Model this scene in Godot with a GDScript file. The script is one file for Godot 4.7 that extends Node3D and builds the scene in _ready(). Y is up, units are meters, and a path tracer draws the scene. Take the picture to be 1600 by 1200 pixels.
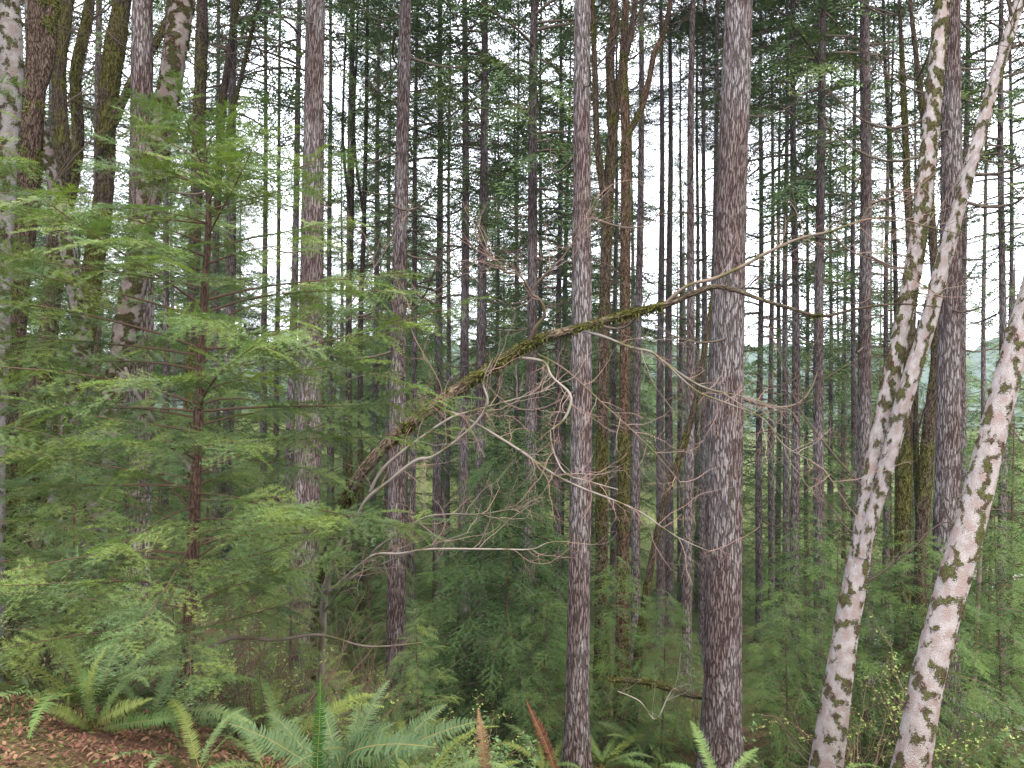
extends Node3D
# A second-growth conifer forest on a slope, seen from a bank: eye at the origin, looking along -z.

const F := 1203.0            # focal length in pixels of the 1600 x 1200 photograph
var rng := RandomNumberGenerator.new()
var wob := FastNoiseLite.new()
var patch := FastNoiseLite.new()
var M := {}
var used := {}

# ---------------------------------------------------------------- helpers
class Wood:                  # tubes with normals, uv and colours
	var v := PackedVector3Array()
	var n := PackedVector3Array()
	var uv := PackedVector2Array()
	var c := PackedColorArray()
	var ix := PackedInt32Array()

class Leafy:                 # loose small faces with colours, flat shaded
	var v := PackedVector3Array()
	var c := PackedColorArray()

func P(px: float, py: float, d: float) -> Vector3:
	return Vector3((px - 800.0) / F * d, (600.0 - py) / F * d, -d)

func rr(a: float, b: float) -> float:
	return rng.randf_range(a, b)

const PROFILE := [[-12, -1.9], [-4, -1.7], [0, -1.62], [2, -1.75], [4, -2.25], [6, -3.1], [8.6, -4.5], [10.8, -5.0], [12, -5.35], [16, -6.3], [20, -7.0], [30, -7.9], [60, -9.2], [120, -12.0], [240, -16.0], [600, -30.0]]

func h0(d: float) -> float:
	for i in range(PROFILE.size() - 1):
		if d < PROFILE[i + 1][0]:
			var t: float = clampf((d - PROFILE[i][0]) / (PROFILE[i + 1][0] - PROFILE[i][0]), 0, 1)
			return lerpf(PROFILE[i][1], PROFILE[i + 1][1], t)
	return PROFILE[-1][1]

func ground(x: float, z: float) -> float:
	var d := -z
	var y := (h0(d - 0.6) + h0(d) * 2.0 + h0(d + 0.6)) * 0.25
	y += 7.5 * (1.0 - exp(-maxf(0.0, -x - 3.0) * 0.11)) * smoothstep(5.0, 11.0, d)
	y += 0.6 * smoothstep(0.8, 3.2, -x) * smoothstep(2.0, 4.2, d) * (1.0 - smoothstep(6.5, 10.0, d))
	y -= 0.045 * clampf(x - 3.0, 0.0, 40.0) * smoothstep(3.0, 10.0, d)
	y += wob.get_noise_2d(x * 3.0, z * 3.0) * 0.16 * smoothstep(1.0, 6.0, d) + wob.get_noise_2d(x * 14.0, z * 14.0) * 0.035
	var q := road_at(x, z)
	return lerpf(q.y, y, smoothstep(1.5, 3.4, q.x))

const ROAD := [[17.5, 7.5], [13.0, 11.4], [10.1, 14.4], [9.6, 17.5], [11.0, 21.5], [15.0, 28.0], [24.0, 38.0]]
func road_at(x: float, z: float) -> Vector2:      # distance to the road's middle line and its level there
	var best := Vector2(99, 0)
	var p := Vector2(x, -z)
	for i in range(ROAD.size() - 1):
		var a := Vector2(ROAD[i][0], ROAD[i][1])
		var b := Vector2(ROAD[i + 1][0], ROAD[i + 1][1])
		var t: float = clampf((p - a).dot(b - a) / (b - a).length_squared(), 0, 1)
		var q := a.lerp(b, t)
		if q.distance_to(p) < best.x:
			best = Vector2(q.distance_to(p), h0(q.y) - 0.045 * clampf(q.x - 3.0, 0, 40))
	return best

func numbered(called: String) -> String:
	used[called] = used.get(called, -1) + 1
	return called if used[called] == 0 else "%s_%03d" % [called, used[called]]

func thing(called: String, label: String, category: String, at := Vector3.ZERO, group := "") -> Node3D:
	var o := Node3D.new()
	o.name = numbered(called)
	add_child(o)
	o.position = at
	o.set_meta("label", label)
	o.set_meta("category", category)
	if group:
		o.set_meta("group", group)
	return o

func part(called: String, mesh: Mesh, parent: Node, kind := "") -> MeshInstance3D:
	var o := MeshInstance3D.new()
	o.name = called
	o.mesh = mesh
	parent.add_child(o, true)
	if kind:
		o.set_meta("kind", kind)
	return o

func wood_mesh(a: Wood, m: Material, into: ArrayMesh = null) -> ArrayMesh:
	var r := into if into else ArrayMesh.new()
	var arr := []
	arr.resize(Mesh.ARRAY_MAX)
	arr[Mesh.ARRAY_VERTEX] = a.v
	arr[Mesh.ARRAY_NORMAL] = a.n
	arr[Mesh.ARRAY_TEX_UV] = a.uv
	arr[Mesh.ARRAY_COLOR] = a.c
	arr[Mesh.ARRAY_INDEX] = a.ix
	r.add_surface_from_arrays(Mesh.PRIMITIVE_TRIANGLES, arr)
	r.surface_set_material(r.get_surface_count() - 1, m)
	return r

func leafy_mesh(a: Leafy, m: Material, into: ArrayMesh = null) -> ArrayMesh:
	var r := into if into else ArrayMesh.new()
	var arr := []
	arr.resize(Mesh.ARRAY_MAX)
	arr[Mesh.ARRAY_VERTEX] = a.v
	arr[Mesh.ARRAY_COLOR] = a.c
	r.add_surface_from_arrays(Mesh.PRIMITIVE_TRIANGLES, arr)
	r.surface_set_material(r.get_surface_count() - 1, m)
	return r

# a smooth path through a few points
func smooth_path(p: Array, step: float) -> PackedVector3Array:
	var out := PackedVector3Array()
	for i in range(p.size() - 1):
		var a: Vector3 = p[maxi(i - 1, 0)]
		var b: Vector3 = p[i]
		var c: Vector3 = p[i + 1]
		var e: Vector3 = p[mini(i + 2, p.size() - 1)]
		var k := maxi(1, int(ceil(b.distance_to(c) / step)))
		for j in k:
			out.append(b.cubic_interpolate(c, a, e, float(j) / k))
	out.append(p[-1])
	return out

# a tube; style picks how its surface and colours vary
func tube(a: Wood, pts: PackedVector3Array, rad: PackedFloat32Array, sides: int, tint: Color, style := "", around := 1.0, along := 1.0, moss: Leafy = null) -> void:
	var base := a.v.size()
	var k := pts.size()
	var fwd := (pts[1] - pts[0]).normalized()
	var side := fwd.cross(Vector3(0.31, 0.12, 0.94)).normalized()
	var run := 0.0
	for i in k:
		var f2 := (pts[mini(i + 1, k - 1)] - pts[maxi(i - 1, 0)]).normalized()
		side = (side - f2 * side.dot(f2)).normalized()
		var up := f2.cross(side)
		if i > 0:
			run += pts[i].distance_to(pts[i - 1])
		for j in sides + 1:
			var ang := TAU * float(j % sides) / sides
			var nrm := side * cos(ang) + up * sin(ang)
			var r := rad[i]
			var col := tint
			if style == "fir":
				var q := Vector3(cos(ang), 0, sin(ang))
				r *= 1.0 + 0.10 * wob.get_noise_3d(q.x * 14.0 + pts[0].x * 31.0, run * 2.2, q.z * 14.0) + 0.07 * wob.get_noise_3d(q.x * 40.0, run * 13.0, q.z * 40.0 + pts[0].z * 17.0)
				var g := patch.get_noise_3d(q.x * 2.0 + pts[0].x * 7.0, run * 4.2, q.z * 2.0)
				var g2 := patch.get_noise_3d(q.x * 9.0 + pts[0].x * 3.0, run * 9.0 + 50.0, q.z * 9.0)
				var lich := smoothstep(-0.12, 0.32, g + 0.5 * g2)
				col = Color(0.72, 0.63, 0.61).lerp(Color(1.10, 1.09, 1.09), lich) * tint
				if g2 > 0.38:
					col = col.lerp(Color(0.72, 0.76, 0.62), 0.6)
			elif style == "alder" or style == "alder_mossy":
				var q3 := pts[i] + nrm * r
				var ui := int(float(j % sides) / sides * AW)
				var vi := int(fposmod(run * along + pts[0].x * 0.37, 1.0) * (AH - 1))
				var mo := 1.0 if alder_moss[vi * AW + ui] & (2 if style == "alder_mossy" else 1) else 0.0
				r += mo * 0.006 + 0.006 * wob.get_noise_3d(q3.x * 40.0, q3.y * 40.0, q3.z * 40.0)
				if moss and mo > 0.5 and rng.randf() < 0.3:
					fuzz(moss, pts[i] + nrm * r, nrm, Color(0.055, 0.042, 0.026).lerp(Color(0.06, 0.064, 0.026), rng.randf()), 0.018)
			elif style == "bough":
				var q3 := pts[i]
				r *= 1.0 + 0.35 * wob.get_noise_3d(q3.x * 70.0, q3.y * 70.0, q3.z * 70.0)
				var g := patch.get_noise_3d(q3.x * 40.0 + nrm.x, q3.y * 40.0 + nrm.y, q3.z * 40.0 + nrm.z)
				col = tint.lerp(Color(0.075, 0.07, 0.035), smoothstep(0.0, 0.3, g))
			elif style == "mossy":
				var q3 := pts[i] + nrm * r
				var g := patch.get_noise_3d(q3.x * 9.0, q3.y * 5.0, q3.z * 9.0) + 0.5 * patch.get_noise_3d(q3.x * 40.0, q3.y * 30.0, q3.z * 40.0)
				var mo := smoothstep(-0.15, 0.25, g + tint.a - 1.0)
				col = Color(tint.r, tint.g, tint.b).lerp(Color(0.135, 0.145, 0.055), mo)
				r *= 1.0 + 0.10 * wob.get_noise_3d(q3.x * 22.0, q3.y * 14.0, q3.z * 22.0) + 0.10 * mo
				if moss and mo > 0.3 and rng.randf() < 0.55:
					fuzz(moss, q3 + nrm * r * 0.05, nrm, Color(0.042, 0.042, 0.016).lerp(Color(0.085, 0.09, 0.024), rng.randf()), 0.03)
			a.v.append(pts[i] + nrm * r)
			a.n.append(nrm)
			a.uv.append(Vector2(around * float(j) / sides, run * along + (pts[0].x * 0.37 if style.begins_with("alder") else 0.0)))
			col.a = 1.0
			a.c.append(col)
	var w := sides + 1
	for i in k - 1:
		for j in sides:
			var q := base + i * w + j
			a.ix.append_array(PackedInt32Array([q, q + w, q + 1, q + 1, q + w, q + w + 1]))

func fuzz(a: Leafy, p: Vector3, nrm: Vector3, col: Color, size: float) -> void:
	for k in 2:
		var t := Vector3(rr(-1, 1), rr(-1, 1), rr(-1, 1))
		t = (t - nrm * t.dot(nrm)).normalized()
		var tip := p + (nrm * rr(0.5, 1.1) + t * rr(0.2, 0.9) + Vector3(0, -0.35, 0)) * size
		var s := nrm.cross(t) * size * 0.3
		a.v.append_array(PackedVector3Array([p - s, p + s, tip]))
		a.c.append_array(PackedColorArray([col, col, col]))

func even_radii(k: int, r0: float, r1: float, power := 1.0) -> PackedFloat32Array:
	var out := PackedFloat32Array()
	for i in k:
		out.append(lerpf(r0, r1, pow(float(i) / maxi(k - 1, 1), power)))
	return out

# ---------------------------------------------------------------- foliage
# A flat spray of shoots with needles, along +x, about L long. Returns [vertices, what each vertex is].
func spray(L: float, laterals: int, nl: float, nw: float, gap: float, droop: float, lift: float) -> Array:
	var v := PackedVector3Array()
	var s := PackedByteArray()
	var shoots := [[Vector3.ZERO, Vector3(1, 0.0, 0), L]]
	for i in laterals:
		var t := (i + 0.6) / (laterals + 0.5)
		var sg := 1.0 if i % 2 == 0 else -1.0
		var an := rr(0.65, 1.0)
		shoots.append([Vector3(t * L, 0, 0), Vector3(cos(an), rr(-0.12, 0.12), sg * sin(an)), L * (0.16 + 0.42 * (1.0 - t) * rr(0.75, 1.15))])
	for sh in shoots:
		var o: Vector3 = sh[0]
		var dir: Vector3 = sh[1]
		var ln: float = sh[2]
		var across := dir.cross(Vector3.UP).normalized()
		var cnt := maxi(3, int(ln / gap))
		for i in cnt:
			var t := float(i) / cnt
			var p := o + dir * ln * t
			p.y -= droop * p.length_squared() / L
			for sg: float in [-1.0, 1.0]:
				var nd := (dir * rr(0.45, 0.9) + across * sg + Vector3.UP * rr(-0.25, 0.25 + lift)).normalized()
				var l := nl * rr(0.7, 1.1) * (1.0 if t < 0.85 else 0.8)
				var wv := nd.cross(Vector3(rr(-0.7, 0.7), 1, rr(-0.7, 0.7))).normalized() * nw * 0.5
				v.append_array(PackedVector3Array([p - wv, p + wv, p + nd * l]))
				s.append_array(PackedByteArray([0, 0, 0]))
		if gap < 0.02:       # the shoot's own twig
			var tip := o + dir * ln
			tip.y -= droop * tip.length_squared() / L
			var o2 := o - Vector3(0, droop * o.length_squared() / L, 0)
			v.append_array(PackedVector3Array([o2 - across * 0.0016, o2 + across * 0.0016, tip]))
			s.append_array(PackedByteArray([1, 1, 1]))
	return [v, s]

func tinted(kinds: PackedByteArray, green: Color) -> PackedColorArray:      # needles of one spray share one green; 1 marks the bare twig
	var c := PackedColorArray()
	for x in kinds:
		c.append(Color(0.09, 0.065, 0.035) if x else green)
	return c

func spray_set(count: int, L: float, laterals: int, nl: float, nw: float, gap: float, droop: float, lift: float, cols: Array) -> Array:
	var out := []
	for i in count:
		var sp := spray(L, laterals, nl, nw, gap, droop, lift)
		for cc in cols:
			out.append([sp[0], tinted(sp[1], cc)])
	return out

func put_spray(a: Leafy, sp: Array, at: Vector3, dir: Vector3, up: Vector3, scale: float) -> void:
	var x := dir.normalized()
	var z := x.cross(up).normalized()
	var y := z.cross(x)
	a.v.append_array(Transform3D(Basis(x * scale, y * scale, z * scale), at) * (sp[0] as PackedVector3Array))
	a.c.append_array(sp[1])

# One limb with its sprays. out: level direction; rise at the start, sag at the end.
func bough(wood: Wood, leaf: Leafy, set_: Array, at: Vector3, az: float, L: float, rise: float, sag: float, tipup: float, r0: float, every: float, size: float, from: float, sides: int, tint: Color) -> void:
	var out := Vector3(cos(az), 0, sin(az))
	var lat := Vector3(-sin(az), 0, cos(az))
	var bend := rr(-0.16, 0.16)
	var pts := PackedVector3Array()
	var k := maxi(4, int(L / 0.22))
	for i in k + 1:
		var t := float(i) / k
		pts.append(at + out * L * t + lat * L * bend * t * t + Vector3.UP * L * (rise * t - sag * t * t + tipup * t * t * t))
	tube(wood, pts, even_radii(k + 1, r0, r0 * 0.18), sides, tint, "", 1.0, 2.0)
	var n := int(L * (1.0 - from) / every)
	for i in n:
		var t: float = lerpf(from, 1.0, (i + rr(0.1, 0.9)) / n)
		var q := t * k
		var i0 := mini(int(q), k - 1)
		var p := pts[i0].lerp(pts[i0 + 1], q - i0)
		var fw := (pts[i0 + 1] - pts[i0]).normalized()
		var sg := 1.0 if i % 2 == 0 else -1.0
		var sd := fw.cross(Vector3.UP).normalized() * sg
		var an := rr(0.5, 1.15)
		var dir := fw * cos(an) + sd * sin(an) + Vector3.UP * rr(-0.5, 0.28)
		var up := (Vector3.UP + sd * rr(-0.9, 0.9) + fw * rr(-0.5, 0.5)).normalized()
		var sc := size * (0.55 + 0.6 * sin(PI * clampf(t * 0.8 + 0.1, 0, 1))) * rr(0.75, 1.2)
		put_spray(leaf, set_[rng.randi() % set_.size()], p, dir, up, sc)
	put_spray(leaf, set_[rng.randi() % set_.size()], pts[k], pts[k] - pts[k - 1], Vector3.UP, size * 0.9)

# Crown of a tall fir: origin where the live crown begins, y up the trunk.
func fir_crown(seed_: int, H: float, reach: float, limbs: int, set_: Array, every: float, size: float) -> ArrayMesh:
	rng.seed = seed_
	var wood := Wood.new()
	var leaf := Leafy.new()
	for i in limbs:
		var t := pow((i + rr(0, 0.9)) / limbs, 1.08)
		var prof := (0.35 + 0.75 * smoothstep(0.0, 0.16, t)) * pow(1.0 - t * 0.93, 0.75)
		var L := maxf(0.5, reach * prof * rr(0.6, 1.15))
		bough(wood, leaf, set_, Vector3(0, t * H, 0), rr(0, TAU), L, rr(-0.1, 0.2) + t * 0.45, rr(0.3, 0.6) * (1.0 - 0.6 * t), rr(0.1, 0.32), 0.012 + 0.008 * L, every, size, 0.16 + 0.22 * (1.0 - t) * rr(0.2, 1.3), 3, Color(0.11, 0.085, 0.07))
	var m := leafy_mesh(leaf, M.far_needles)
	return wood_mesh(wood, M.limb, m)

# A young tree with boughs nearly to the ground. Mesh pair [stem, boughs]
func young_tree(seed_: int, H: float, reach: float, limbs: int, set_: Array, every: float, size: float, low: float, r0: float, m_leaf: Material) -> Array:
	rng.seed = seed_
	var wood := Wood.new()
	var leaf := Leafy.new()
	var stem := Wood.new()
	var pts := PackedVector3Array()
	for i in 15:
		var t := i / 14.0
		pts.append(Vector3(0.06 * sin(t * 3.0 + seed_), -0.15 + (H + 0.15) * t, 0.05 * cos(t * 4.0 + seed_) - 0.05))
	tube(stem, pts, even_radii(15, r0, 0.006), 8, Color(1, 1, 1), "", 1, 1)
	for i in limbs:
		var t: float = lerpf(low, 0.98, pow((i + rr(0, 0.8)) / limbs, 0.95))
		var L := maxf(0.12, reach * pow(1.0 - t, 0.72) * rr(0.65, 1.12))
		var q := t * 14.0
		var i0 := mini(int(q), 13)
		bough(wood, leaf, set_, pts[i0].lerp(pts[i0 + 1], q - i0), i * 2.4 + rr(-0.5, 0.5), L, rr(0.05, 0.3) + 0.3 * t, rr(0.35, 0.65), rr(0.0, 0.15), 0.004 + 0.005 * L, every, size, 0.14, 3, Color(0.12, 0.085, 0.06))
	var m := leafy_mesh(leaf, m_leaf)
	return [wood_mesh(stem, M.twig), wood_mesh(wood, M.limb, m)]

# fine bare twigs
func grow(a: Wood, p: Vector3, dir: Vector3, L: float, r: float, depth: int, tint: Color, wild := 0.35, kids := 5) -> void:
	var k := maxi(3, int(L / 0.07))
	k = mini(k, 12)
	var pts := PackedVector3Array([p])
	var d := dir.normalized()
	for i in k:
		d = (d + Vector3(rr(-wild, wild), rr(-wild, wild) + 0.03, rr(-wild, wild))).normalized()
		pts.append(pts[i] + d * L / k)
	tube(a, pts, even_radii(k + 1, r, r * 0.35), 4 if r > 0.003 else 3, tint, "", 1, 3)
	if depth <= 0:
		return
	for i in kids:
		var t := (i + rr(0.2, 1.0)) / kids
		var j := clampi(int(t * k), 1, k)
		var fw := (pts[j] - pts[j - 1]).normalized()
		var s := fw.cross(Vector3(rr(-1, 1), rr(-1, 1), rr(-1, 1))).normalized()
		grow(a, pts[j], fw * 0.75 + s * rr(0.5, 1.0), L * rr(0.28, 0.55) * (1.15 - 0.5 * t), r * 0.5, depth - 1, tint, wild, maxi(2, kids - 1))

# ---------------------------------------------------------------- materials
func noise_img(seed_: int, type: int, freq: float, octaves: int, w: int, h: int) -> Image:
	var f := FastNoiseLite.new()
	f.seed = seed_
	f.noise_type = type
	f.frequency = freq
	f.fractal_octaves = octaves
	if type == FastNoiseLite.TYPE_CELLULAR:
		f.fractal_type = FastNoiseLite.FRACTAL_NONE
		f.cellular_return_type = FastNoiseLite.RETURN_DISTANCE2_SUB
		f.cellular_jitter = 1.0
		f.domain_warp_enabled = true
		f.domain_warp_amplitude = 18.0
		f.domain_warp_frequency = 0.03
	var im := f.get_seamless_image(w, h)
	im.convert(Image.FORMAT_L8)
	return im

func mat(rough: float, vertex := true) -> StandardMaterial3D:
	var m := StandardMaterial3D.new()
	m.roughness = rough
	m.metallic_specular = 0.35
	m.vertex_color_use_as_albedo = vertex
	m.cull_mode = BaseMaterial3D.CULL_DISABLED
	return m

func lin(r: float, g: float, b: float) -> Color:
	return Color(r, g, b).linear_to_srgb()

func bark_material(seed_: int, dark: Color, mid: Color, pale: Color, freq: float, relief: float) -> StandardMaterial3D:
	var S := 512
	var cells := noise_img(seed_, FastNoiseLite.TYPE_CELLULAR, freq, 1, S, S).get_data()
	var fine := noise_img(seed_ + 1, FastNoiseLite.TYPE_SIMPLEX_SMOOTH, 0.09, 3, S, S).get_data()
	var wide := noise_img(seed_ + 2, FastNoiseLite.TYPE_SIMPLEX_SMOOTH, 0.02, 3, S, S).get_data()
	var col := PackedByteArray()
	col.resize(S * S * 3)
	var hgt := PackedByteArray()
	hgt.resize(S * S)
	for i in S * S:
		var c := cells[i] / 255.0
		var f := fine[i] / 255.0
		var w := wide[i] / 255.0
		var e := smoothstep(0.0, 0.38, c + (f - 0.5) * 0.34 + (w - 0.45) * 0.45)
		var q := mid.lerp(pale, smoothstep(0.3, 0.75, w * 0.55 + f * 0.5))
		q = dark.lerp(q, e)
		col[i * 3] = int(clampf(q.r, 0, 1) * 255.0)
		col[i * 3 + 1] = int(clampf(q.g, 0, 1) * 255.0)
		col[i * 3 + 2] = int(clampf(q.b, 0, 1) * 255.0)
		hgt[i] = int(clampf(e * 0.75 + f * 0.25, 0, 1) * 255.0)
	var m := mat(0.92)
	m.albedo_texture = ImageTexture.create_from_image(Image.create_from_data(S, S, false, Image.FORMAT_RGB8, col))
	m.heightmap_enabled = true
	m.heightmap_texture = ImageTexture.create_from_image(Image.create_from_data(S, S, false, Image.FORMAT_L8, hgt))
	m.heightmap_scale = relief
	m.metallic_specular = 0.25
	return m

var alder_moss := PackedByteArray()
const AW := 512
const AH := 1536
func alder_materials() -> void:
	var big := noise_img(91, FastNoiseLite.TYPE_SIMPLEX_SMOOTH, 0.0095, 3, AW, AH).get_data()
	var fine := noise_img(92, FastNoiseLite.TYPE_SIMPLEX_SMOOTH, 0.11, 3, AW, AH).get_data()
	var wide := noise_img(93, FastNoiseLite.TYPE_SIMPLEX_SMOOTH, 0.010, 3, AW, AH).get_data()
	var a := PackedByteArray()
	a.resize(AW * AH * 3)
	var b := a.duplicate()
	var hgt := PackedByteArray()
	hgt.resize(AW * AH)
	alder_moss.resize(AW * AH)
	var lo := lin(0.17, 0.145, 0.142)
	var hi := lin(0.285, 0.26, 0.256)
	var red := lin(0.22, 0.155, 0.14)
	var brown := lin(0.055, 0.040, 0.026)
	var olive := lin(0.060, 0.062, 0.026)
	for y in AH:
		var yd := ((y * 4) % AH) * AW
		for x in AW:
			var i := y * AW + x
			var g := big[i] / 255.0
			var f := fine[i] / 255.0
			var w := wide[i] / 255.0
			var dash := fine[yd + (x / 2 + 97) % AW] / 255.0      # short level dashes
			var q := lo.lerp(hi, smoothstep(0.2, 0.75, w * 0.55 + f * 0.45))
			q = q.lerp(red, 0.55 * smoothstep(0.55, 0.75, 1.0 - w + (f - 0.5) * 0.3))
			q = q.lerp(brown, 0.85 * smoothstep(0.74, 0.80, dash * 0.85 + w * 0.15))
			var k := g + (f - 0.5) * 0.34 + (w - 0.5) * 0.22
			var m1 := smoothstep(0.615, 0.655, k)
			var m2 := smoothstep(0.47, 0.51, k)
			var mc := brown.lerp(olive, smoothstep(0.35, 0.6, w)) * (0.75 + 0.5 * f)
			var qa := q.lerp(mc, m1)
			var qb := q.lerp(mc, m2)
			a[i * 3] = int(qa.r * 255.0)
			a[i * 3 + 1] = int(qa.g * 255.0)
			a[i * 3 + 2] = int(qa.b * 255.0)
			b[i * 3] = int(qb.r * 255.0)
			b[i * 3 + 1] = int(qb.g * 255.0)
			b[i * 3 + 2] = int(qb.b * 255.0)
			hgt[i] = int(clampf(0.45 * f + 0.5 * m1 - 0.3 * smoothstep(0.72, 0.8, dash), 0, 1) * 255.0)
			alder_moss[i] = (1 if m1 > 0.7 else 0) + (2 if m2 > 0.7 else 0)
	for k in 2:
		var m := mat(0.85)
		m.albedo_texture = ImageTexture.create_from_image(Image.create_from_data(AW, AH, false, Image.FORMAT_RGB8, b if k else a))
		m.heightmap_enabled = true
		m.heightmap_texture = ImageTexture.create_from_image(Image.create_from_data(AW, AH, false, Image.FORMAT_L8, hgt))
		m.heightmap_scale = 1.2
		m.specular_mode = BaseMaterial3D.SPECULAR_DISABLED
		M["alder_mossy" if k else "alder"] = m

func make_materials() -> void:
	M.fir = bark_material(11, lin(0.064, 0.050, 0.048), lin(0.130, 0.113, 0.113), lin(0.235, 0.216, 0.220), 0.030, 2.6)
	M.fir_far = M.fir
	alder_materials()
	M.mossy = bark_material(31, lin(0.13, 0.10, 0.08), lin(0.36, 0.32, 0.27), lin(0.62, 0.58, 0.5), 0.05, 1.2)
	M.limb = mat(0.9)
	M.twig = mat(0.85)
	M.twig.albedo_color = lin(0.30, 0.20, 0.16)
	M.twig.albedo_texture = M.mossy.albedo_texture
	M.twig.heightmap_enabled = true
	M.twig.heightmap_texture = M.mossy.heightmap_texture
	M.twig.heightmap_scale = 0.8
	M.pale_twig = mat(0.8)
	M.needles = mat(0.55)
	M.needles.metallic_specular = 0.35
	M.needles.backlight_enabled = true
	M.needles.backlight = Color(0.72, 0.78, 0.45)
	M.far_needles = mat(1.0)
	M.far_needles.specular_mode = BaseMaterial3D.SPECULAR_DISABLED
	M.mossy.specular_mode = BaseMaterial3D.SPECULAR_DISABLED
	M.fir.specular_mode = BaseMaterial3D.SPECULAR_DISABLED
	M.limb.specular_mode = BaseMaterial3D.SPECULAR_DISABLED
	M.leaf = mat(0.5)
	M.leaf.metallic_specular = 0.22
	M.leaf.backlight_enabled = true
	M.leaf.backlight = Color(0.55, 0.6, 0.35)
	M.moss = mat(0.95)
	M.moss.specular_mode = BaseMaterial3D.SPECULAR_DISABLED
	M.soil = mat(1.0)
	M.soil.specular_mode = BaseMaterial3D.SPECULAR_DISABLED
	var t := NoiseTexture2D.new()
	t.width = 512
	t.height = 512
	t.seamless = true
	t.noise = FastNoiseLite.new()
	t.noise.seed = 5
	t.noise.frequency = 0.03
	t.noise.fractal_octaves = 5
	var g := Gradient.new()
	g.set_color(0, lin(0.35, 0.32, 0.28))
	g.set_color(1, lin(1, 1, 1))
	t.color_ramp = g
	M.soil.albedo_texture = t
	M.soil.heightmap_enabled = true
	M.soil.heightmap_texture = t
	M.soil.heightmap_scale = 6.0
	M.soil.uv1_triplanar = true
	M.soil.uv1_world_triplanar = true
	M.soil.uv1_scale = Vector3(0.9, 0.9, 0.9)
	M.gravel = mat(0.95, false)
	M.gravel.albedo_color = lin(0.46, 0.45, 0.46)
	M.gravel.albedo_texture = t
	M.gravel.uv1_triplanar = true
	M.gravel.uv1_world_triplanar = true

# ---------------------------------------------------------------- trees
var dead := []               # shared bare limbs
var crowns := []

func make_dead_limbs() -> void:
	for i in 7:
		rng.seed = 300 + i
		var w := Wood.new()
		var L := rr(0.9, 1.9)
		var pts := PackedVector3Array()
		var sag := rr(0.15, 0.45)
		for j in 9:
			var t := j / 8.0
			pts.append(Vector3(L * t, L * (-sag * sin(t * 2.2) * 0.8 + 0.42 * t * t * sag * 3.0), L * 0.12 * sin(t * 3.0 + i)))
		var tint := Color(0.075, 0.06, 0.05)
		tube(w, pts, even_radii(9, 0.022, 0.005), 5, tint, "", 1, 2)
		for j in 5:
			var q := 3 + j
			grow(w, pts[q], (pts[q] - pts[q - 1]).normalized() * 0.8 + Vector3(0, rr(-0.3, 0.5), rr(-0.9, 0.9)), rr(0.2, 0.6), 0.004, 1, tint, 0.25, 3)
		dead.append(wood_mesh(w, M.limb))

# A tall conifer whose trunk shows at xt on the top edge and at (xb, yb) lower down; wpx: width at eye level.
func conifer(xt: float, xb: float, yb: float, wpx: float, d: float, o: Dictionary) -> void:
	var lo := P(xb, yb, d)
	var up := (P(xt, 0, d) - lo).normalized()
	var base := lo
	for i in 6:
		base -= up * (base.y - ground(base.x, base.z)) / up.y
	rng.seed = int(xt * 37 + d * 1000)
	var H: float = o.get("H", rr(23, 29))
	var eye := -base.y / up.y
	var re := wpx * d / F / 2.0
	var near := d < 13.5
	var label: String = o.get("label", "")
	var t := thing("fir_tree", label, "tree", base, o.get("group", ""))
	var w := Wood.new()
	var pts := PackedVector3Array()
	var rad := PackedFloat32Array()
	var step := 0.05 if near else 0.35
	var top_seen := eye + 0.56 * d + 1.0
	var h := -0.25
	var ph := rr(0, TAU)
	while h < H:
		var away := 0.012 * (H - h) * 0.15 * re * 10.0
		pts.append(up * h + Vector3(sin(h * 0.55 + ph), 0, cos(h * 0.43 + ph)) * 0.02 * clampf(h * 0.4, 0, 1))
		var r := re * pow((H - h) / (H - eye), 0.95) * (1.0 + 0.5 * exp(-maxf(h, 0.0) * 3.0))
		rad.append(maxf(r, 0.008))
		h += step if h < top_seen else 0.7
	var rep := maxf(1.0, round(TAU * re / 0.40))
	var b: float = o.get("tone", rr(0.75, 1.05))
	tube(w, pts, rad, 40 if near else 11, Color(b, b * 0.985, b * 0.98), "fir", rep, 0.40)
	part("trunk", wood_mesh(w, M.fir), t)
	var cs: float = o.get("crown", rr(8.5, 12.0))
	if cs < H:
		var c := part("crown", crowns[rng.randi() % crowns.size()], t)
		c.set_meta("kind", "stuff")
		var ch := (H - cs) / 15.0
		var wide: float = o.get("wide", rr(0.85, 1.15))
		var y := Basis(Quaternion(Vector3.UP, up))
		c.transform = Transform3D(y * Basis(Vector3.UP, rr(0, TAU)) * Basis.from_scale(Vector3(wide, ch, wide)), up * cs)
	var n: int = o.get("limbs", 0)
	for i in n:
		var hh: float = lerpf(o.get("limb_from", 3.0), minf(cs + 1.5, eye + 0.5 * d + 1.0), (i + rr(0, 1)) / n)
		var l := part("branch", dead[rng.randi() % dead.size()], t)
		var s := rr(0.6, 1.25)
		l.transform = Transform3D(Basis(Vector3.UP, rr(0, TAU)) * Basis.from_scale(Vector3(s, s * (1.0 if rng.randf() < 0.8 else -0.5), s)), up * hh)

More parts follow.
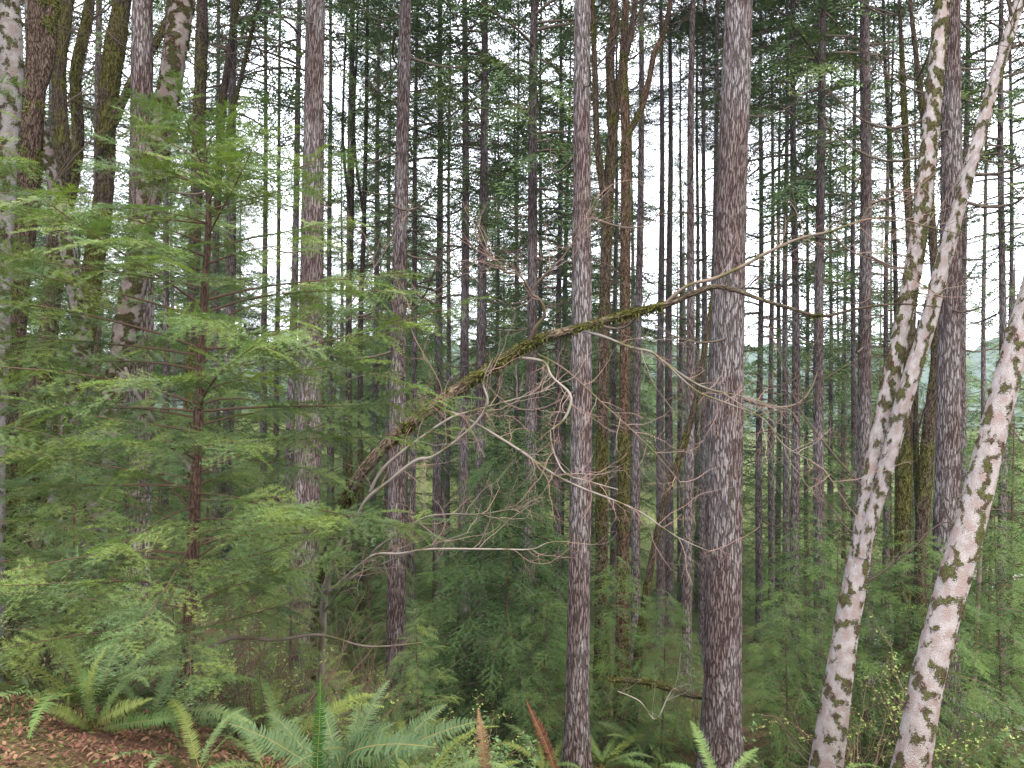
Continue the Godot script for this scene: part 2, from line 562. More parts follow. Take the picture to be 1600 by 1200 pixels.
# A stem traced through photo pixels at given distances: [px, py, d, width px]
func stem_part(called: String, parent: Node3D, trace: Array, style: String, m: Material, tint: Color, sides: int, step: float, moss: Leafy = null) -> PackedVector3Array:
	var p := []
	var wv := []
	for q in trace:
		p.append(P(q[0], q[1], q[2]) - parent.position)
		wv.append(Vector3(q[3] * q[2] / F / 2.0, 0, 0))
	var pts := smooth_path(p, step)
	# radii by the same spans
	var rad := PackedFloat32Array()
	for i in range(p.size() - 1):
		var k := maxi(1, int(ceil(p[i].distance_to(p[i + 1]) / step)))
		for j in k:
			rad.append(lerpf(wv[i].x, wv[i + 1].x, float(j) / k))
	rad.append(wv[-1].x)
	var w := Wood.new()
	tube(w, pts, rad, sides, tint, style, 1.0 if style.begins_with("alder") else maxf(1.0, round(TAU * rad[0] / 0.7)), 0.38 if style.begins_with("alder") else 0.55, moss)
	part(called, wood_mesh(w, m), parent)
	return pts

func foot(px: float, d: float) -> Array:          # the pixel row where the ground is met at that column and distance
	var x := (px - 800.0) / F * d
	return [px, 600.0 - (ground(x, -d) - 0.15) / d * F, d]

func bare_tree(called: String, label: String, cat: String, stems: Array, style: String, tint: Color, seed_: int, twig_count: int, group := "") -> Node3D:
	rng.seed = seed_
	var f: Array = stems[0][0]
	var t := thing(called, label, cat, P(f[0], f[1], f[2]), group)
	var moss := Leafy.new()
	for s in stems.size():
		var tr: Array = stems[s]
		var near: bool = tr[0][2] < 9.5
		var st := style if tr[-1] is Array else tr.pop_back() as String
		var pts := stem_part("trunk" if s == 0 else "stem", t, tr, st, M[st], tint, 40 if near else 14, 0.017 if near else 0.06, moss)
		for i in twig_count:
			var w := Wood.new()
			var j := int(lerpf(pts.size() * 0.35, pts.size() - 2, rng.randf()))
			var fw := (pts[j + 1] - pts[j]).normalized()
			var sd := fw.cross(Vector3(rr(-1, 1), rr(-0.3, 0.3), rr(-1, 1))).normalized()
			var L := rr(0.7, 2.0)
			grow(w, pts[j], fw * rr(0.3, 0.8) + sd + Vector3(0, 0.3, 0), L, 0.005 + 0.005 * L, 2, Color(0.075, 0.058, 0.048), 0.2, 5)
			part("branch", wood_mesh(w, M.limb), t)
	if moss.v.size():
		part("moss", leafy_mesh(moss, M.moss), t, "stuff")
	return t

# ---------------------------------------------------------------- ferns and shrubs
var fronds := []
var frond_end := Vector3.ZERO
func frond_mesh(seed_: int, L: float, width: float, arch: float, pale: Color, deep: Color, curl: float, style := M) -> ArrayMesh:
	rng.seed = seed_
	var leaf := Leafy.new()
	var wood := Wood.new()
	var pts := PackedVector3Array([Vector3.ZERO])
	var k := 22
	var an := arch
	for i in k:
		an -= curl / k * (0.5 + 1.2 * float(i) / k)
		pts.append(pts[i] + Vector3(cos(an), sin(an), 0.03 * sin(i * 0.4 + seed_)) * L / k)
	frond_end = pts[k]
	tube(wood, pts, even_radii(k + 1, 0.0035, 0.001), 4, Color(0.16, 0.13, 0.05), "", 1, 1)
	var pairs := 58
	for i in pairs:
		var t: float = lerpf(0.12, 0.995, float(i) / pairs)
		var q := t * k
		var i0 := mini(int(q), k - 1)
		var p := pts[i0].lerp(pts[i0 + 1], q - i0)
		var fw := (pts[i0 + 1] - pts[i0]).normalized()
		var nrm := Vector3(0, 0, 1).cross(fw).normalized()
		var ln := width * minf(1.0, (1.0 - t) * 3.2 + 0.12) * minf(1.0, 0.55 + t * 2.0)
		for sg: float in [-1.0, 1.0]:
			var sd := Vector3(0, 0, sg)
			var dir := (sd + fw * rr(0.18, 0.34) + nrm * rr(-0.22, 0.30)).normalized()
			var l := ln * rr(0.78, 1.06) * (0.5 if rng.randf() < 0.04 else 1.0)
			var b := fw * L / pairs * rr(0.34, 0.44)
			var mid := p + dir * l * 0.55 + nrm * 0.006
			var tip := p + dir * l - nrm * l * rr(0.05, 0.22) + fw * 0.006
			var c := deep.lerp(pale, rng.randf() * 0.6 + 0.4 * t)
			c.a = 1.0
			leaf.v.append_array(PackedVector3Array([p - b, p + b, mid + b * 0.85, p - b, mid + b * 0.85, mid - b * 0.75, mid - b * 0.75, mid + b * 0.85, tip]))
			for z in 9:
				leaf.c.append(c)
	var m := leafy_mesh(leaf, M.leaf)
	return wood_mesh(wood, M.limb, m)

func fern(at: Vector3, label: String, count: int, size: float, seed_: int, group := "", extra_dead := 2) -> Node3D:
	var t := thing("sword_fern", label, "fern", at, group)
	rng.seed = seed_
	for i in count:
		var f := part("frond", fronds[rng.randi() % 5], t)
		var s := size * rr(0.75, 1.15)
		f.transform = Transform3D(Basis(Vector3.UP, TAU * i / count + rr(-0.3, 0.3)) * Basis(Vector3(0, 0, 1), rr(-0.35, 0.15)) * Basis(Vector3(1, 0, 0), rr(-0.4, 0.4)) * Basis.from_scale(Vector3.ONE * s), Vector3(rr(-0.04, 0.04), 0, rr(-0.04, 0.04)))
	for i in extra_dead:
		var f := part("dead_frond", fronds[5 + rng.randi() % 2], t)
		f.transform = Transform3D(Basis(Vector3.UP, rr(0, TAU)) * Basis(Vector3(0, 0, 1), rr(-0.8, -0.5)) * Basis.from_scale(Vector3.ONE * size * rr(0.7, 1)), Vector3.ZERO)
	return t

# one frond aimed from a pixel to a pixel
func aim_frond(t: Node3D, which: int, p0: Vector3, p1: Vector3, face: Vector3, called := "frond") -> void:
	var f := part(called, fronds[which], t)
	var x := p1 - p0
	var L := x.length()
	x = x.normalized()
	var z := x.cross(face).normalized()
	var y := z.cross(x)
	f.transform = Transform3D(Basis(x, y, z) * Basis.from_scale(Vector3.ONE * L / fronds_len[which]) * Basis(Vector3(0, 0, 1), -fronds_tilt[which]), p0 - t.position)
var fronds_len := []
var fronds_tilt := []

func shrub_mesh(seed_: int, stems: int, H: float, leaf_l: float, cols: Array, leaves: int) -> Array:
	rng.seed = seed_
	var w := Wood.new()
	var l := Leafy.new()
	for i in stems:
		var az := rr(0, TAU)
		grow(w, Vector3(rr(-0.08, 0.08), -0.04, rr(-0.08, 0.08)), Vector3(cos(az) * 0.7, rr(0.7, 1.3), sin(az) * 0.7), H * rr(0.6, 1.1), 0.006, 2, Color(0.12, 0.085, 0.06), 0.22, 4)
	var kv := w.v.size()
	for i in leaves:
		var p := w.v[rng.randi() % kv]
		if p.y < H * 0.15:
			continue
		var dir := Vector3(rr(-1, 1), rr(-0.4, 0.4), rr(-1, 1)).normalized()
		var sd := dir.cross(Vector3(rr(-0.5, 0.5), 1, rr(-0.5, 0.5))).normalized()
		var L := leaf_l * rr(0.6, 1.2)
		var c: Color = cols[rng.randi() % cols.size()] * rr(0.8, 1.2)
		c.a = 1.0
		var m := p + dir * L * 0.5
		l.v.append_array(PackedVector3Array([p, m + sd * L * 0.27, p + dir * L, p, p + dir * L, m - sd * L * 0.27]))
		l.c.append_array(PackedColorArray([c, c, c, c, c, c]))
	return [wood_mesh(w, M.limb), leafy_mesh(l, M.leaf) if l.v.size() else null]

func on_ground(px: float, d: float) -> Vector3:
	var x := (px - 800.0) / F * d
	return Vector3(x, ground(x, -d), -d)

# ================================================================ the scene
func _ready() -> void:
	# camera
	var cam := Camera3D.new()
	cam.fov = rad_to_deg(2.0 * atan(600.0 / F))
	cam.near = 0.05
	cam.far = 3000.0
	add_child(cam)
	cam.current = true
	# overcast sky, soft sun behind cloud
	var env := Environment.new()
	var sky := Sky.new()
	var sm := ProceduralSkyMaterial.new()
	sm.sky_top_color = Color(0.905, 0.92, 0.965)
	sm.sky_horizon_color = Color(0.925, 0.94, 0.98)
	sm.ground_bottom_color = Color(0.30, 0.30, 0.28)
	sm.ground_horizon_color = Color(0.55, 0.56, 0.56)
	sm.sky_curve = 0.2
	sky.sky_material = sm
	env.background_mode = Environment.BG_SKY
	env.sky = sky
	env.tonemap_mode = Environment.TONE_MAPPER_LINEAR
	env.tonemap_exposure = 6.0
	env.sdfgi_enabled = true
	env.ssao_enabled = true
	env.ssil_enabled = true
	env.fog_enabled = true
	env.fog_density = 0.0004
	env.fog_light_color = Color(0.86, 0.91, 0.97)
	var we := WorldEnvironment.new()
	we.environment = env
	add_child(we)
	var sun := DirectionalLight3D.new()
	sun.light_energy = 0.5
	sun.light_angular_distance = 40.0
	sun.light_color = Color(1.0, 0.97, 0.93)
	sun.shadow_enabled = true
	sun.rotation_degrees = Vector3(-58, 28, 0)
	add_child(sun)

	wob.seed = 4
	wob.frequency = 0.12
	wob.fractal_octaves = 3
	patch.seed = 9
	patch.frequency = 0.12
	patch.fractal_octaves = 3
	make_materials()
	build_ground()
	make_dead_limbs()
	make_crowns()
	build_conifers()
	build_bare_trees()
	build_understory()
	build_floor()

func build_ground() -> void:
	var xs := []
	var x := -320.0
	while x < 330.0:
		xs.append(x)
		x += 0.3 if absf(x) < 11.0 else 0.3 + (absf(x) - 11.0) * 0.09
	var ds := []
	var d := -12.0
	while d < 520.0:
		ds.append(d)
		d += 0.3 if d < 14.0 else 0.3 + (d - 14.0) * 0.07
	var a := Wood.new()
	for i in ds.size():
		for j in xs.size():
			var p := Vector3(xs[j], 0, -ds[i])
			p.y = ground(p.x, p.z)
			a.v.append(p)
			a.uv.append(Vector2(p.x, p.z))
			var e := 0.25
			a.n.append(Vector3(ground(p.x - e, p.z) - ground(p.x + e, p.z), 2.0 * e, ground(p.x, p.z - e) - ground(p.x, p.z + e)).normalized())
			var g := patch.get_noise_2d(p.x * 5.0, p.z * 5.0) + 0.5 * patch.get_noise_2d(p.x * 22.0, p.z * 22.0)
			var brown := Color(0.11, 0.066, 0.048)
			var green := Color(0.085, 0.115, 0.045)
			var grass := Color(0.15, 0.185, 0.08)
			var c := brown.lerp(green, smoothstep(-0.15, 0.3, g + 0.35 * smoothstep(10.0, 15.0, ds[i])))
			c = c.lerp(grass, smoothstep(17.0, 30.0, ds[i] + 0.4 * p.x + 6.0 * g) * 0.9)
			c.a = 1.0
			a.c.append(c)
	var w := xs.size()
	for i in ds.size() - 1:
		for j in w - 1:
			var q := i * w + j
			a.ix.append_array(PackedInt32Array([q, q + w, q + 1, q + 1, q + w, q + w + 1]))
	var o := part("ground", wood_mesh(a, M.soil), self)
	o.set_meta("kind", "structure")
	o.set_meta("label", "brown and mossy forest floor falling away from the bank")
	# the gravel track below the slope
	var r := Wood.new()
	var mid := []
	for q in ROAD:
		mid.append(Vector3(q[0], 0, -q[1]))
	var pts := smooth_path(mid, 0.7)
	for i in pts.size():
		var f := (pts[mini(i + 1, pts.size() - 1)] - pts[maxi(i - 1, 0)]).normalized()
		var s := f.cross(Vector3.UP)
		for j in 7:
			var p := pts[i] + s * (j - 3.0) * (0.36 + 0.03 * sin(i * 1.7 + j))
			p.y = ground(p.x, p.z) + 0.012 + 0.015 * wob.get_noise_2d(p.x * 20.0, p.z * 20.0)
			r.v.append(p)
			r.n.append(Vector3.UP)
			r.uv.append(Vector2(j, i))
			r.c.append(Color(1, 1, 1))
	for i in pts.size() - 1:
		for j in 6:
			var q := i * 7 + j
			r.ix.append_array(PackedInt32Array([q, q + 7, q + 1, q + 1, q + 7, q + 8]))
	var ro := part("path", wood_mesh(r, M.gravel), self)
	ro.set_meta("kind", "structure")
	ro.set_meta("label", "pale gravel track running below the forested slope")

const FIR_COLS := [Color(0.098, 0.146, 0.056), Color(0.122, 0.166, 0.056), Color(0.088, 0.140, 0.064)]
const HEM_COLS := [Color(0.052, 0.084, 0.030), Color(0.070, 0.106, 0.032), Color(0.056, 0.094, 0.036)]
const DARK_COLS := [Color(0.037, 0.064, 0.024), Color(0.044, 0.074, 0.028)]
const SAP_COLS := [Color(0.118, 0.172, 0.050), Color(0.098, 0.150, 0.052), Color(0.076, 0.124, 0.054), Color(0.140, 0.190, 0.050)]

var far_set := []
var mid_set := []
var near_set := []
var dark_set := []
func make_crowns() -> void:
	rng.seed = 77
	far_set = spray_set(5, 0.70, 8, 0.09, 0.025, 0.062, 0.30, 0.1, FIR_COLS)
	mid_set = spray_set(5, 0.36, 8, 0.036, 0.011, 0.024, 0.25, 0.0, HEM_COLS)
	dark_set = spray_set(5, 0.40, 9, 0.034, 0.010, 0.022, 0.32, 0.0, DARK_COLS)
	near_set = spray_set(6, 0.30, 9, 0.027, 0.0040, 0.0080, 0.16, 0.5, SAP_COLS)
	for i in 5:
		crowns.append(fir_crown(500 + i, 15.0, 2.3, 92, far_set, 0.165, 1.0))

const MARKS := [[0, "pale edge alder"], [70, "mossy maple clump"], [216, "dark grey fir"], [312, "green sapling"], [483, "thick pinkish fir"], [625, "limby brown fir"], [905, "slim pink fir"], [975, "rust brown maple"], [1140, "stout furrowed fir"], [1352, "bluish grey fir"], [1480, "grey fir by the alders"]]
func in_gap(px: float) -> bool:      # columns where the photograph shows open sky between the crowns
	for g in [[375, 455], [505, 580], [985, 1075], [1195, 1235], [1060, 1125], [1390, 1450]]:
		if px > g[0] and px < g[1]:
			return true
	return false

func between(px: float) -> String:
	for i in range(MARKS.size() - 1):
		if px < MARKS[i + 1][0]:
			return "between the %s and the %s" % [MARKS[i][1], MARKS[i + 1][1]]
	return "beyond the " + MARKS[-1][1]

# ---- the firs, read off the photograph
func build_conifers() -> void:
	conifer(1153, 1125, 1150, 50, 8.7, {"label": "stout fir trunk with pinkish grey furrowed bark crossed by two mossy boughs", "crown": 13.5, "wide": 0.7, "H": 27.0, "limbs": 7, "limb_from": 3.5, "tone": 1.0})
	conifer(913, 901, 1100, 31, 8.6, {"label": "slim straight fir trunk with pink grey bark rising behind the mossy leaning stem", "crown": 13.0, "wide": 0.7, "H": 25.0, "limbs": 6, "limb_from": 3.5, "tone": 1.05})
	conifer(224, 212, 1000, 37, 9.8, {"label": "dark grey fir trunk standing behind the curved pale alder", "crown": 13.5, "wide": 0.7, "H": 26.0, "limbs": 3, "limb_from": 6.0, "tone": 0.85})
	conifer(495, 478, 800, 37, 10.8, {"label": "thick pinkish fir trunk close behind the bright green sapling's twigs", "crown": 14.0, "wide": 0.7, "H": 27.0, "limbs": 6, "limb_from": 6.0, "tone": 0.95})
	conifer(632, 619, 900, 25, 12.0, {"label": "brown fir trunk with upcurved bare limbs and its base beside the ferns", "crown": 13.5, "wide": 0.8, "H": 25.0, "limbs": 18, "limb_from": 5.0, "tone": 0.82})
	conifer(1484, 1479, 1100, 33, 10.0, {"label": "grey fir trunk standing between the two leaning white alders", "crown": 13.0, "wide": 0.75, "H": 26.0, "limbs": 16, "limb_from": 5.5, "tone": 0.85})
	conifer(1350, 1352, 800, 20, 14.0, {"label": "bluish grey fir trunk with many bare limbs beside the forked white alder", "crown": 14.0, "wide": 0.8, "H": 26.0, "limbs": 22, "limb_from": 6.0, "tone": 0.8})
	var g := "slender fir trunks standing close together down the slope"
	for q in [[469, 458, 500, 12, 17.0], [516, 515, 700, 9, 21.0], [593, 585, 700, 10, 24.0], [652, 646, 600, 9, 19.0], [689, 684, 700, 12, 20.0], [703, 700, 700, 7, 27.0], [727, 726, 700, 14, 17.5], [757, 752, 700, 16, 16.5],
			[836, 828, 700, 17, 15.0], [846, 842, 700, 7, 25.0], [877, 872, 700, 9, 22.0], [1003, 993, 900, 12, 18.0], [1034, 1032, 800, 11, 21.0], [1047, 1045, 800, 11, 22.0], [1064, 1063, 800, 7, 27.0], [1083, 1073, 1000, 13, 15.5],
			[1090, 1089, 900, 7, 26.0], [1101, 1098, 900, 9, 21.0], [1122, 1108, 800, 10, 18.5], [1190, 1186, 900, 9, 22.0], [1207, 1205, 800, 8, 24.0], [1218, 1216, 800, 7, 28.0], [1229, 1227, 800, 9, 21.0], [1240, 1243, 900, 12, 17.5],
			[1283, 1279, 900, 15, 15.5], [1262, 1260, 900, 6, 28.0], [1299, 1297, 800, 6, 27.0], [1322, 1318, 800, 6, 30.0], [1335, 1333, 800, 8, 22.0], [1511, 1504, 700, 11, 17.0], [1566, 1565, 1000, 11, 15.5], [1580, 1577, 1000, 7, 19.0],
			[366, 356, 700, 16, 15.5], [341, 337, 700, 9, 20.0], [262, 258, 700, 10, 19.0], [416, 412, 700, 10, 23.0], [438, 432, 700, 8, 27.0], [548, 540, 700, 7, 30.0], [155, 150, 500, 14, 20.0], [82, 78, 500, 14, 21.0], [10, 4, 500, 12, 24.0],
			[965, 958, 800, 8, 26.0], [920, 916, 800, 7, 30.0], [810, 806, 800, 8, 29.0], [780, 776, 800, 7, 31.0], [1388, 1384, 800, 8, 25.0], [1430, 1428, 800, 7, 29.0], [1540, 1537, 800, 7, 26.0], [1150, 1146, 800, 8, 30.0], [610, 606, 700, 8, 28.0]]:
		rng.seed = int(q[0] * 3)
		conifer(q[0], q[1], q[2], q[3], q[4], {"label": "slender fir trunk downhill " + between(q[1]), "group": g, "limbs": 9 if q[4] < 20.0 else 4, "limb_from": 3.5, "crown": (rr(5.0, 8.5) if q[4] > 19.0 else rr(8.0, 11.0)) if rng.randf() < 0.8 and not in_gap(q[1]) else rr(15.5, 18.0), "tone": rr(0.75, 1.15)})
	# farther firs of the same wood
	rng.seed = 4242
	var spots := []
	for i in 50:
		var d := 30.0 + 42.0 * pow(rng.randf(), 0.8)
		var px := rr(-60, 1660)
		if px > 1120 and rng.randf() < 0.4:
			px = rr(-60, 900)
		if in_gap(px) and i % 4 != 0:
			px += 85.0
		spots.append([px, d, rr(0.13, 0.30), rr(2.5, 6.5), rr(-14, 14)])
	for s in spots:
		rng.seed = int(s[0] * 5)
		conifer(s[0] + s[4], s[0], 700, s[2] * F / s[1], s[1], {"label": "far thin fir " + between(s[0]), "group": "far firs behind the dense stand", "crown": s[3], "tone": rr(0.7, 1.1)})

	# the wood beyond, one mass
	rng.seed = 515
	var mm := MultiMesh.new()
	mm.transform_format = MultiMesh.TRANSFORM_3D
	mm.mesh = fir_crown(540, 17.0, 3.2, 52, far_set, 0.28, 1.6)
	var place := []
	for i in 130:
		var d := rr(66, 125)
		var px := rr(-150, 1750) if i % 3 == 0 else rr(-150, 1100)
		var x := (px - 800.0) / F * d
		var s := rr(0.75, 1.2) if px > 1000.0 or in_gap(px) else rr(1.05, 1.7)
		place.append(Transform3D(Basis(Vector3.UP, rr(0, TAU)) * Basis.from_scale(Vector3(s * 1.1, s, s * 1.1)), Vector3(x, ground(x, -d) + 0.5, -d)))
	mm.instance_count = place.size()
	for i in place.size():
		mm.set_instance_transform(i, place[i])
	var mi := MultiMeshInstance3D.new()
	mi.name = "far_wood"
	mi.multimesh = mm
	mi.set_meta("kind", "stuff")
	mi.set_meta("label", "dark green conifer wood closing the view beyond the stand")
	mi.set_meta("category", "wood")
	add_child(mi)

	# a wooded hill across the valley
	var hw := Wood.new()
	for i in 121:
		var x := -420.0 + 8.0 * i
		var top := 26.0 + 14.0 * wob.get_noise_2d(x * 0.12, 3.0) + 3.0 * wob.get_noise_2d(x * 1.4, 9.0)
		for j in 6:
			var k := j / 5.0
			hw.v.append(Vector3(x, lerpf(-34.0, top, k), -400.0 - 90.0 * k + 6.0 * wob.get_noise_2d(x, j * 40.0)))
			hw.n.append(Vector3(0, 0.6, 0.8))
			hw.uv.append(Vector2(x, k))
			var c := Color(0.04, 0.062, 0.04) * (1.0 + 0.5 * patch.get_noise_2d(x * 2.0, j * 30.0))
			c.a = 1.0
			hw.c.append(c)
	for i in 120:
		for j in 5:
			var q := i * 6 + j
			hw.ix.append_array(PackedInt32Array([q, q + 1, q + 6, q + 1, q + 7, q + 6]))
	var ho := part("hill", wood_mesh(hw, M.limb), self)
	ho.set_meta("kind", "structure")
	ho.set_meta("label", "hazy blue wooded hill across the valley")

func build_bare_trees() -> void:
	# white alders on the right
	var f := foot(1283, 6.9)
	bare_tree("alder_tree", "forked white alder with brown moss patches leaning over the slope", "tree", [
		[[f[0], f[1], 6.9, 54], [1298, 1150, 6.9, 46], [1320, 1000, 6.9, 38], [1346, 850, 6.9, 31], [1362, 740, 6.9, 26], [1384, 630, 6.95, 24]],
		[[1383, 636, 6.95, 25], [1408, 520, 7.0, 25], [1430, 400, 7.05, 25], [1447, 270, 7.1, 25], [1461, 130, 7.2, 23], [1472, 0, 7.3, 21], [1485, -160, 7.4, 18], [1490, -500, 7.6, 8], "alder_mossy"],
		[[1345, 870, 6.85, 20], [1373, 770, 6.8, 23], [1393, 700, 6.75, 24], [1417, 610, 6.7, 25], [1446, 520, 6.7, 24], [1471, 420, 6.7, 23], [1496, 330, 6.7, 20], [1525, 230, 6.7, 19], [1556, 120, 6.75, 17], [1590, 10, 6.8, 16], [1625, -120, 6.9, 15], [1680, -400, 7.0, 7]]],
		"alder", Color(1, 1, 1, 1.02), 21, 3)
	f = foot(1405, 5.7)
	bare_tree("alder_tree", "single thick white alder stem leaning out beside the furrowed grey fir", "tree", [
		[[f[0], f[1], 5.7, 60], [1427, 1180, 5.7, 51], [1450, 1060, 5.7, 47], [1484, 930, 5.7, 46], [1518, 810, 5.7, 44], [1548, 690, 5.7, 39], [1574, 590, 5.7, 37], [1600, 500, 5.7, 36], [1640, 360, 5.7, 33], [1690, 150, 5.8, 30], [1740, -200, 5.9, 14]]],
		"alder", Color(0.98, 0.97, 0.96, 1.0), 22, 2)
	f = foot(-14, 7.0)
	bare_tree("alder_tree", "pale grey alder trunk at the edge of the hemlock boughs", "tree", [
		[[f[0], f[1], 7.0, 36], [-12, 800, 7.0, 34], [-6, 600, 7.0, 33], [0, 420, 7.0, 32], [10, 240, 7.0, 32], [17, 110, 7.0, 34], [12, -40, 7.1, 30], [0, -300, 7.2, 18]]],
		"alder", Color(0.50, 0.52, 0.52, 1.02), 23, 2)
	f = foot(135, 9.3)
	bare_tree("alder_tree", "curved pale alder with dark brown patches leaning across the dark fir", "tree", [
		[[f[0], f[1], 9.3, 46], [150, 840, 9.3, 42], [165, 720, 9.3, 38], [186, 580, 9.3, 34], [210, 440, 9.3, 36], [232, 310, 9.3, 34], [257, 180, 9.3, 33], [272, 90, 9.3, 34], [285, 0, 9.4, 36], [300, -140, 9.5, 26], [320, -420, 9.7, 12]]],
		"alder_mossy", Color(0.42, 0.40, 0.39), 24, 4)
	f = foot(75, 10.6)
	bare_tree("alder_tree", "thin leaning pale alder in front of the mossy maple stems", "tree", [
		[[f[0], f[1], 10.6, 34], [104, 700, 10.6, 30], [122, 600, 10.6, 28], [127, 520, 10.6, 24], [107, 400, 10.6, 22], [84, 280, 10.6, 19], [66, 205, 10.6, 17], [50, 100, 10.7, 14], [45, -20, 10.8, 12], [40, -200, 10.9, 6]]],
		"alder_mossy", Color(0.46, 0.46, 0.46), 25, 5)
	# mossy bigleaf maples
	f = foot(-4, 9.0)
	bare_tree("maple_tree", "dark mossy maple stem bending behind the pale alder at the bank", "tree", [
		[[f[0], f[1], 9.0, 46], [2, 750, 9.0, 38], [10, 600, 9.0, 36], [26, 450, 9.0, 37], [38, 330, 9.0, 36], [48, 200, 9.0, 34], [58, 80, 9.1, 30], [60, -60, 9.2, 24], [70, -300, 9.4, 10]],
		[[52, 170, 9.05, 18], [75, 90, 9.1, 20], [82, 0, 9.2, 18], [95, -150, 9.3, 10]]],
		"mossy", Color(0.138, 0.113, 0.104, 0.92), 31, 3)
	f = foot(20, 11.3)
	bare_tree("maple_tree", "clump of thick green mossy maple stems on the dark bank", "tree", [
		[[f[0], f[1], 11.3, 52], [32, 800, 11.3, 40], [48, 690, 11.3, 34], [64, 580, 11.3, 30], [78, 500, 11.3, 27], [88, 380, 11.3, 24], [98, 250, 11.3, 22], [92, 120, 11.4, 20], [105, 0, 11.5, 18], [120, -200, 11.7, 9]],
		[[80, 800, 11.5, 40], [100, 690, 11.6, 34], [126, 560, 11.7, 30], [144, 430, 11.8, 28], [163, 300, 11.8, 27], [166, 180, 11.8, 28], [178, 80, 11.8, 29], [192, -10, 11.9, 26], [210, -200, 12.0, 12]],
		[[150, 250, 11.6, 9], [178, 190, 11.5, 13], [205, 130, 11.5, 12], [250, 55, 11.6, 11], [300, -60, 11.8, 8]],
		[[106, 330, 11.9, 16], [122, 220, 11.9, 18], [118, 120, 11.9, 17], [138, 20, 12.0, 15], [150, -120, 12.1, 8]]],
		"mossy", Color(0.126, 0.110, 0.100, 1.12), 32, 5)
	f = foot(296, 14.5)
	bare_tree("maple_tree", "dark mossy maple trunk hidden behind the green sapling's stem", "tree", [
		[[f[0], f[1], 14.5, 22], [298, 700, 14.5, 18], [302, 450, 14.5, 17], [310, 220, 14.5, 18], [315, 60, 14.6, 18], [318, -100, 14.7, 14], [322, -350, 14.9, 6]],
		[[340, 330, 14.7, 9], [346, 180, 14.7, 11], [362, 60, 14.8, 10], [376, -60, 14.9, 7]],
		[[345, 250, 14.6, 6], [372, 140, 14.6, 6], [398, 30, 14.7, 5], [425, -80, 14.8, 3]]],
		"mossy", Color(0.132, 0.113, 0.108, 0.95), 33, 7)
	f = foot(940, 12.6)
	bare_tree("maple_tree", "tall mossy brown maple with forked stems behind the slim pink fir", "tree", [
		[[f[0], f[1], 12.6, 28], [940, 900, 12.6, 20], [941, 700, 12.6, 18], [945, 480, 12.6, 17], [950, 320, 12.6, 17], [957, 200, 12.6, 16], [953, 90, 12.7, 14], [960, 20, 12.7, 14], [950, -100, 12.8, 10], [955, -320, 13.0, 5]],
		[[943, 300, 12.55, 12], [933, 220, 12.5, 10], [930, 130, 12.5, 9], [926, 0, 12.6, 7]],
		[[960, 200, 12.6, 10], [970, 120, 12.6, 12], [988, 40, 12.7, 9], [1000, -60, 12.8, 6]]],
		"mossy", Color(0.172, 0.139, 0.116, 0.90), 34, 4)
	f = foot(972, 12.0)
	bare_tree("maple_tree", "rust brown maple trunk with an upswept limb beside the mossy forked maple", "tree", [
		[[f[0], f[1], 12.0, 30], [972, 1000, 12.0, 20], [974, 800, 12.0, 18], [976, 600, 12.0, 16], [977, 400, 12.0, 16], [978, 230, 12.0, 15], [974, 110, 12.1, 13], [978, 0, 12.1, 10], [985, -200, 12.3, 5]],
		[[980, 212, 12.0, 9], [1000, 175, 12.0, 10], [1013, 130, 12.0, 9], [1022, 85, 12.0, 9], [1036, 55, 12.1, 8], [1048, -5, 12.1, 7], [1060, -120, 12.2, 4]]],
		"mossy", Color(0.182, 0.132, 0.108, 0.86), 35, 4)
	f = foot(985, 11.0)
	bare_tree("maple_tree", "thin mossy stem slanting up from behind the hemlock saplings", "tree", [
		[[f[0], f[1], 11.0, 18], [1000, 1000, 11.0, 13], [1018, 880, 11.0, 11], [1040, 780, 11.0, 11], [1070, 690, 11.0, 10], [1088, 620, 11.0, 9], [1102, 540, 11.0, 8], [1116, 440, 11.1, 6], [1124, 330, 11.2, 3]]],
		"mossy", Color(0.152, 0.132, 0.108, 1.05), 36, 5)
	f = foot(1411, 11.8)
	bare_tree("maple_tree", "pair of dark mossy maple trunks behind the forked white alder", "tree", [
		[[f[0], f[1], 11.8, 32], [1411, 1000, 11.8, 25], [1410, 850, 11.8, 22], [1414, 700, 11.8, 19], [1421, 560, 11.8, 16], [1424, 420, 11.8, 13], [1418, 300, 11.9, 11], [1412, 150, 12.0, 8], [1405, 0, 12.1, 5]],
		[[1436, 1040, 11.7, 22], [1438, 900, 11.7, 19], [1444, 780, 11.7, 20], [1452, 660, 11.7, 18], [1462, 570, 11.7, 15], [1461, 440, 11.7, 13], [1452, 300, 11.7, 11], [1440, 160, 11.8, 9], [1424, 20, 11.9, 6], [1415, -100, 12.0, 4]],
		[[1440, 850, 11.75, 10], [1433, 760, 11.8, 9], [1431, 640, 11.8, 7], [1436, 500, 11.9, 5]]],
		"mossy", Color(0.138, 0.121, 0.100, 0.92), 37, 7)
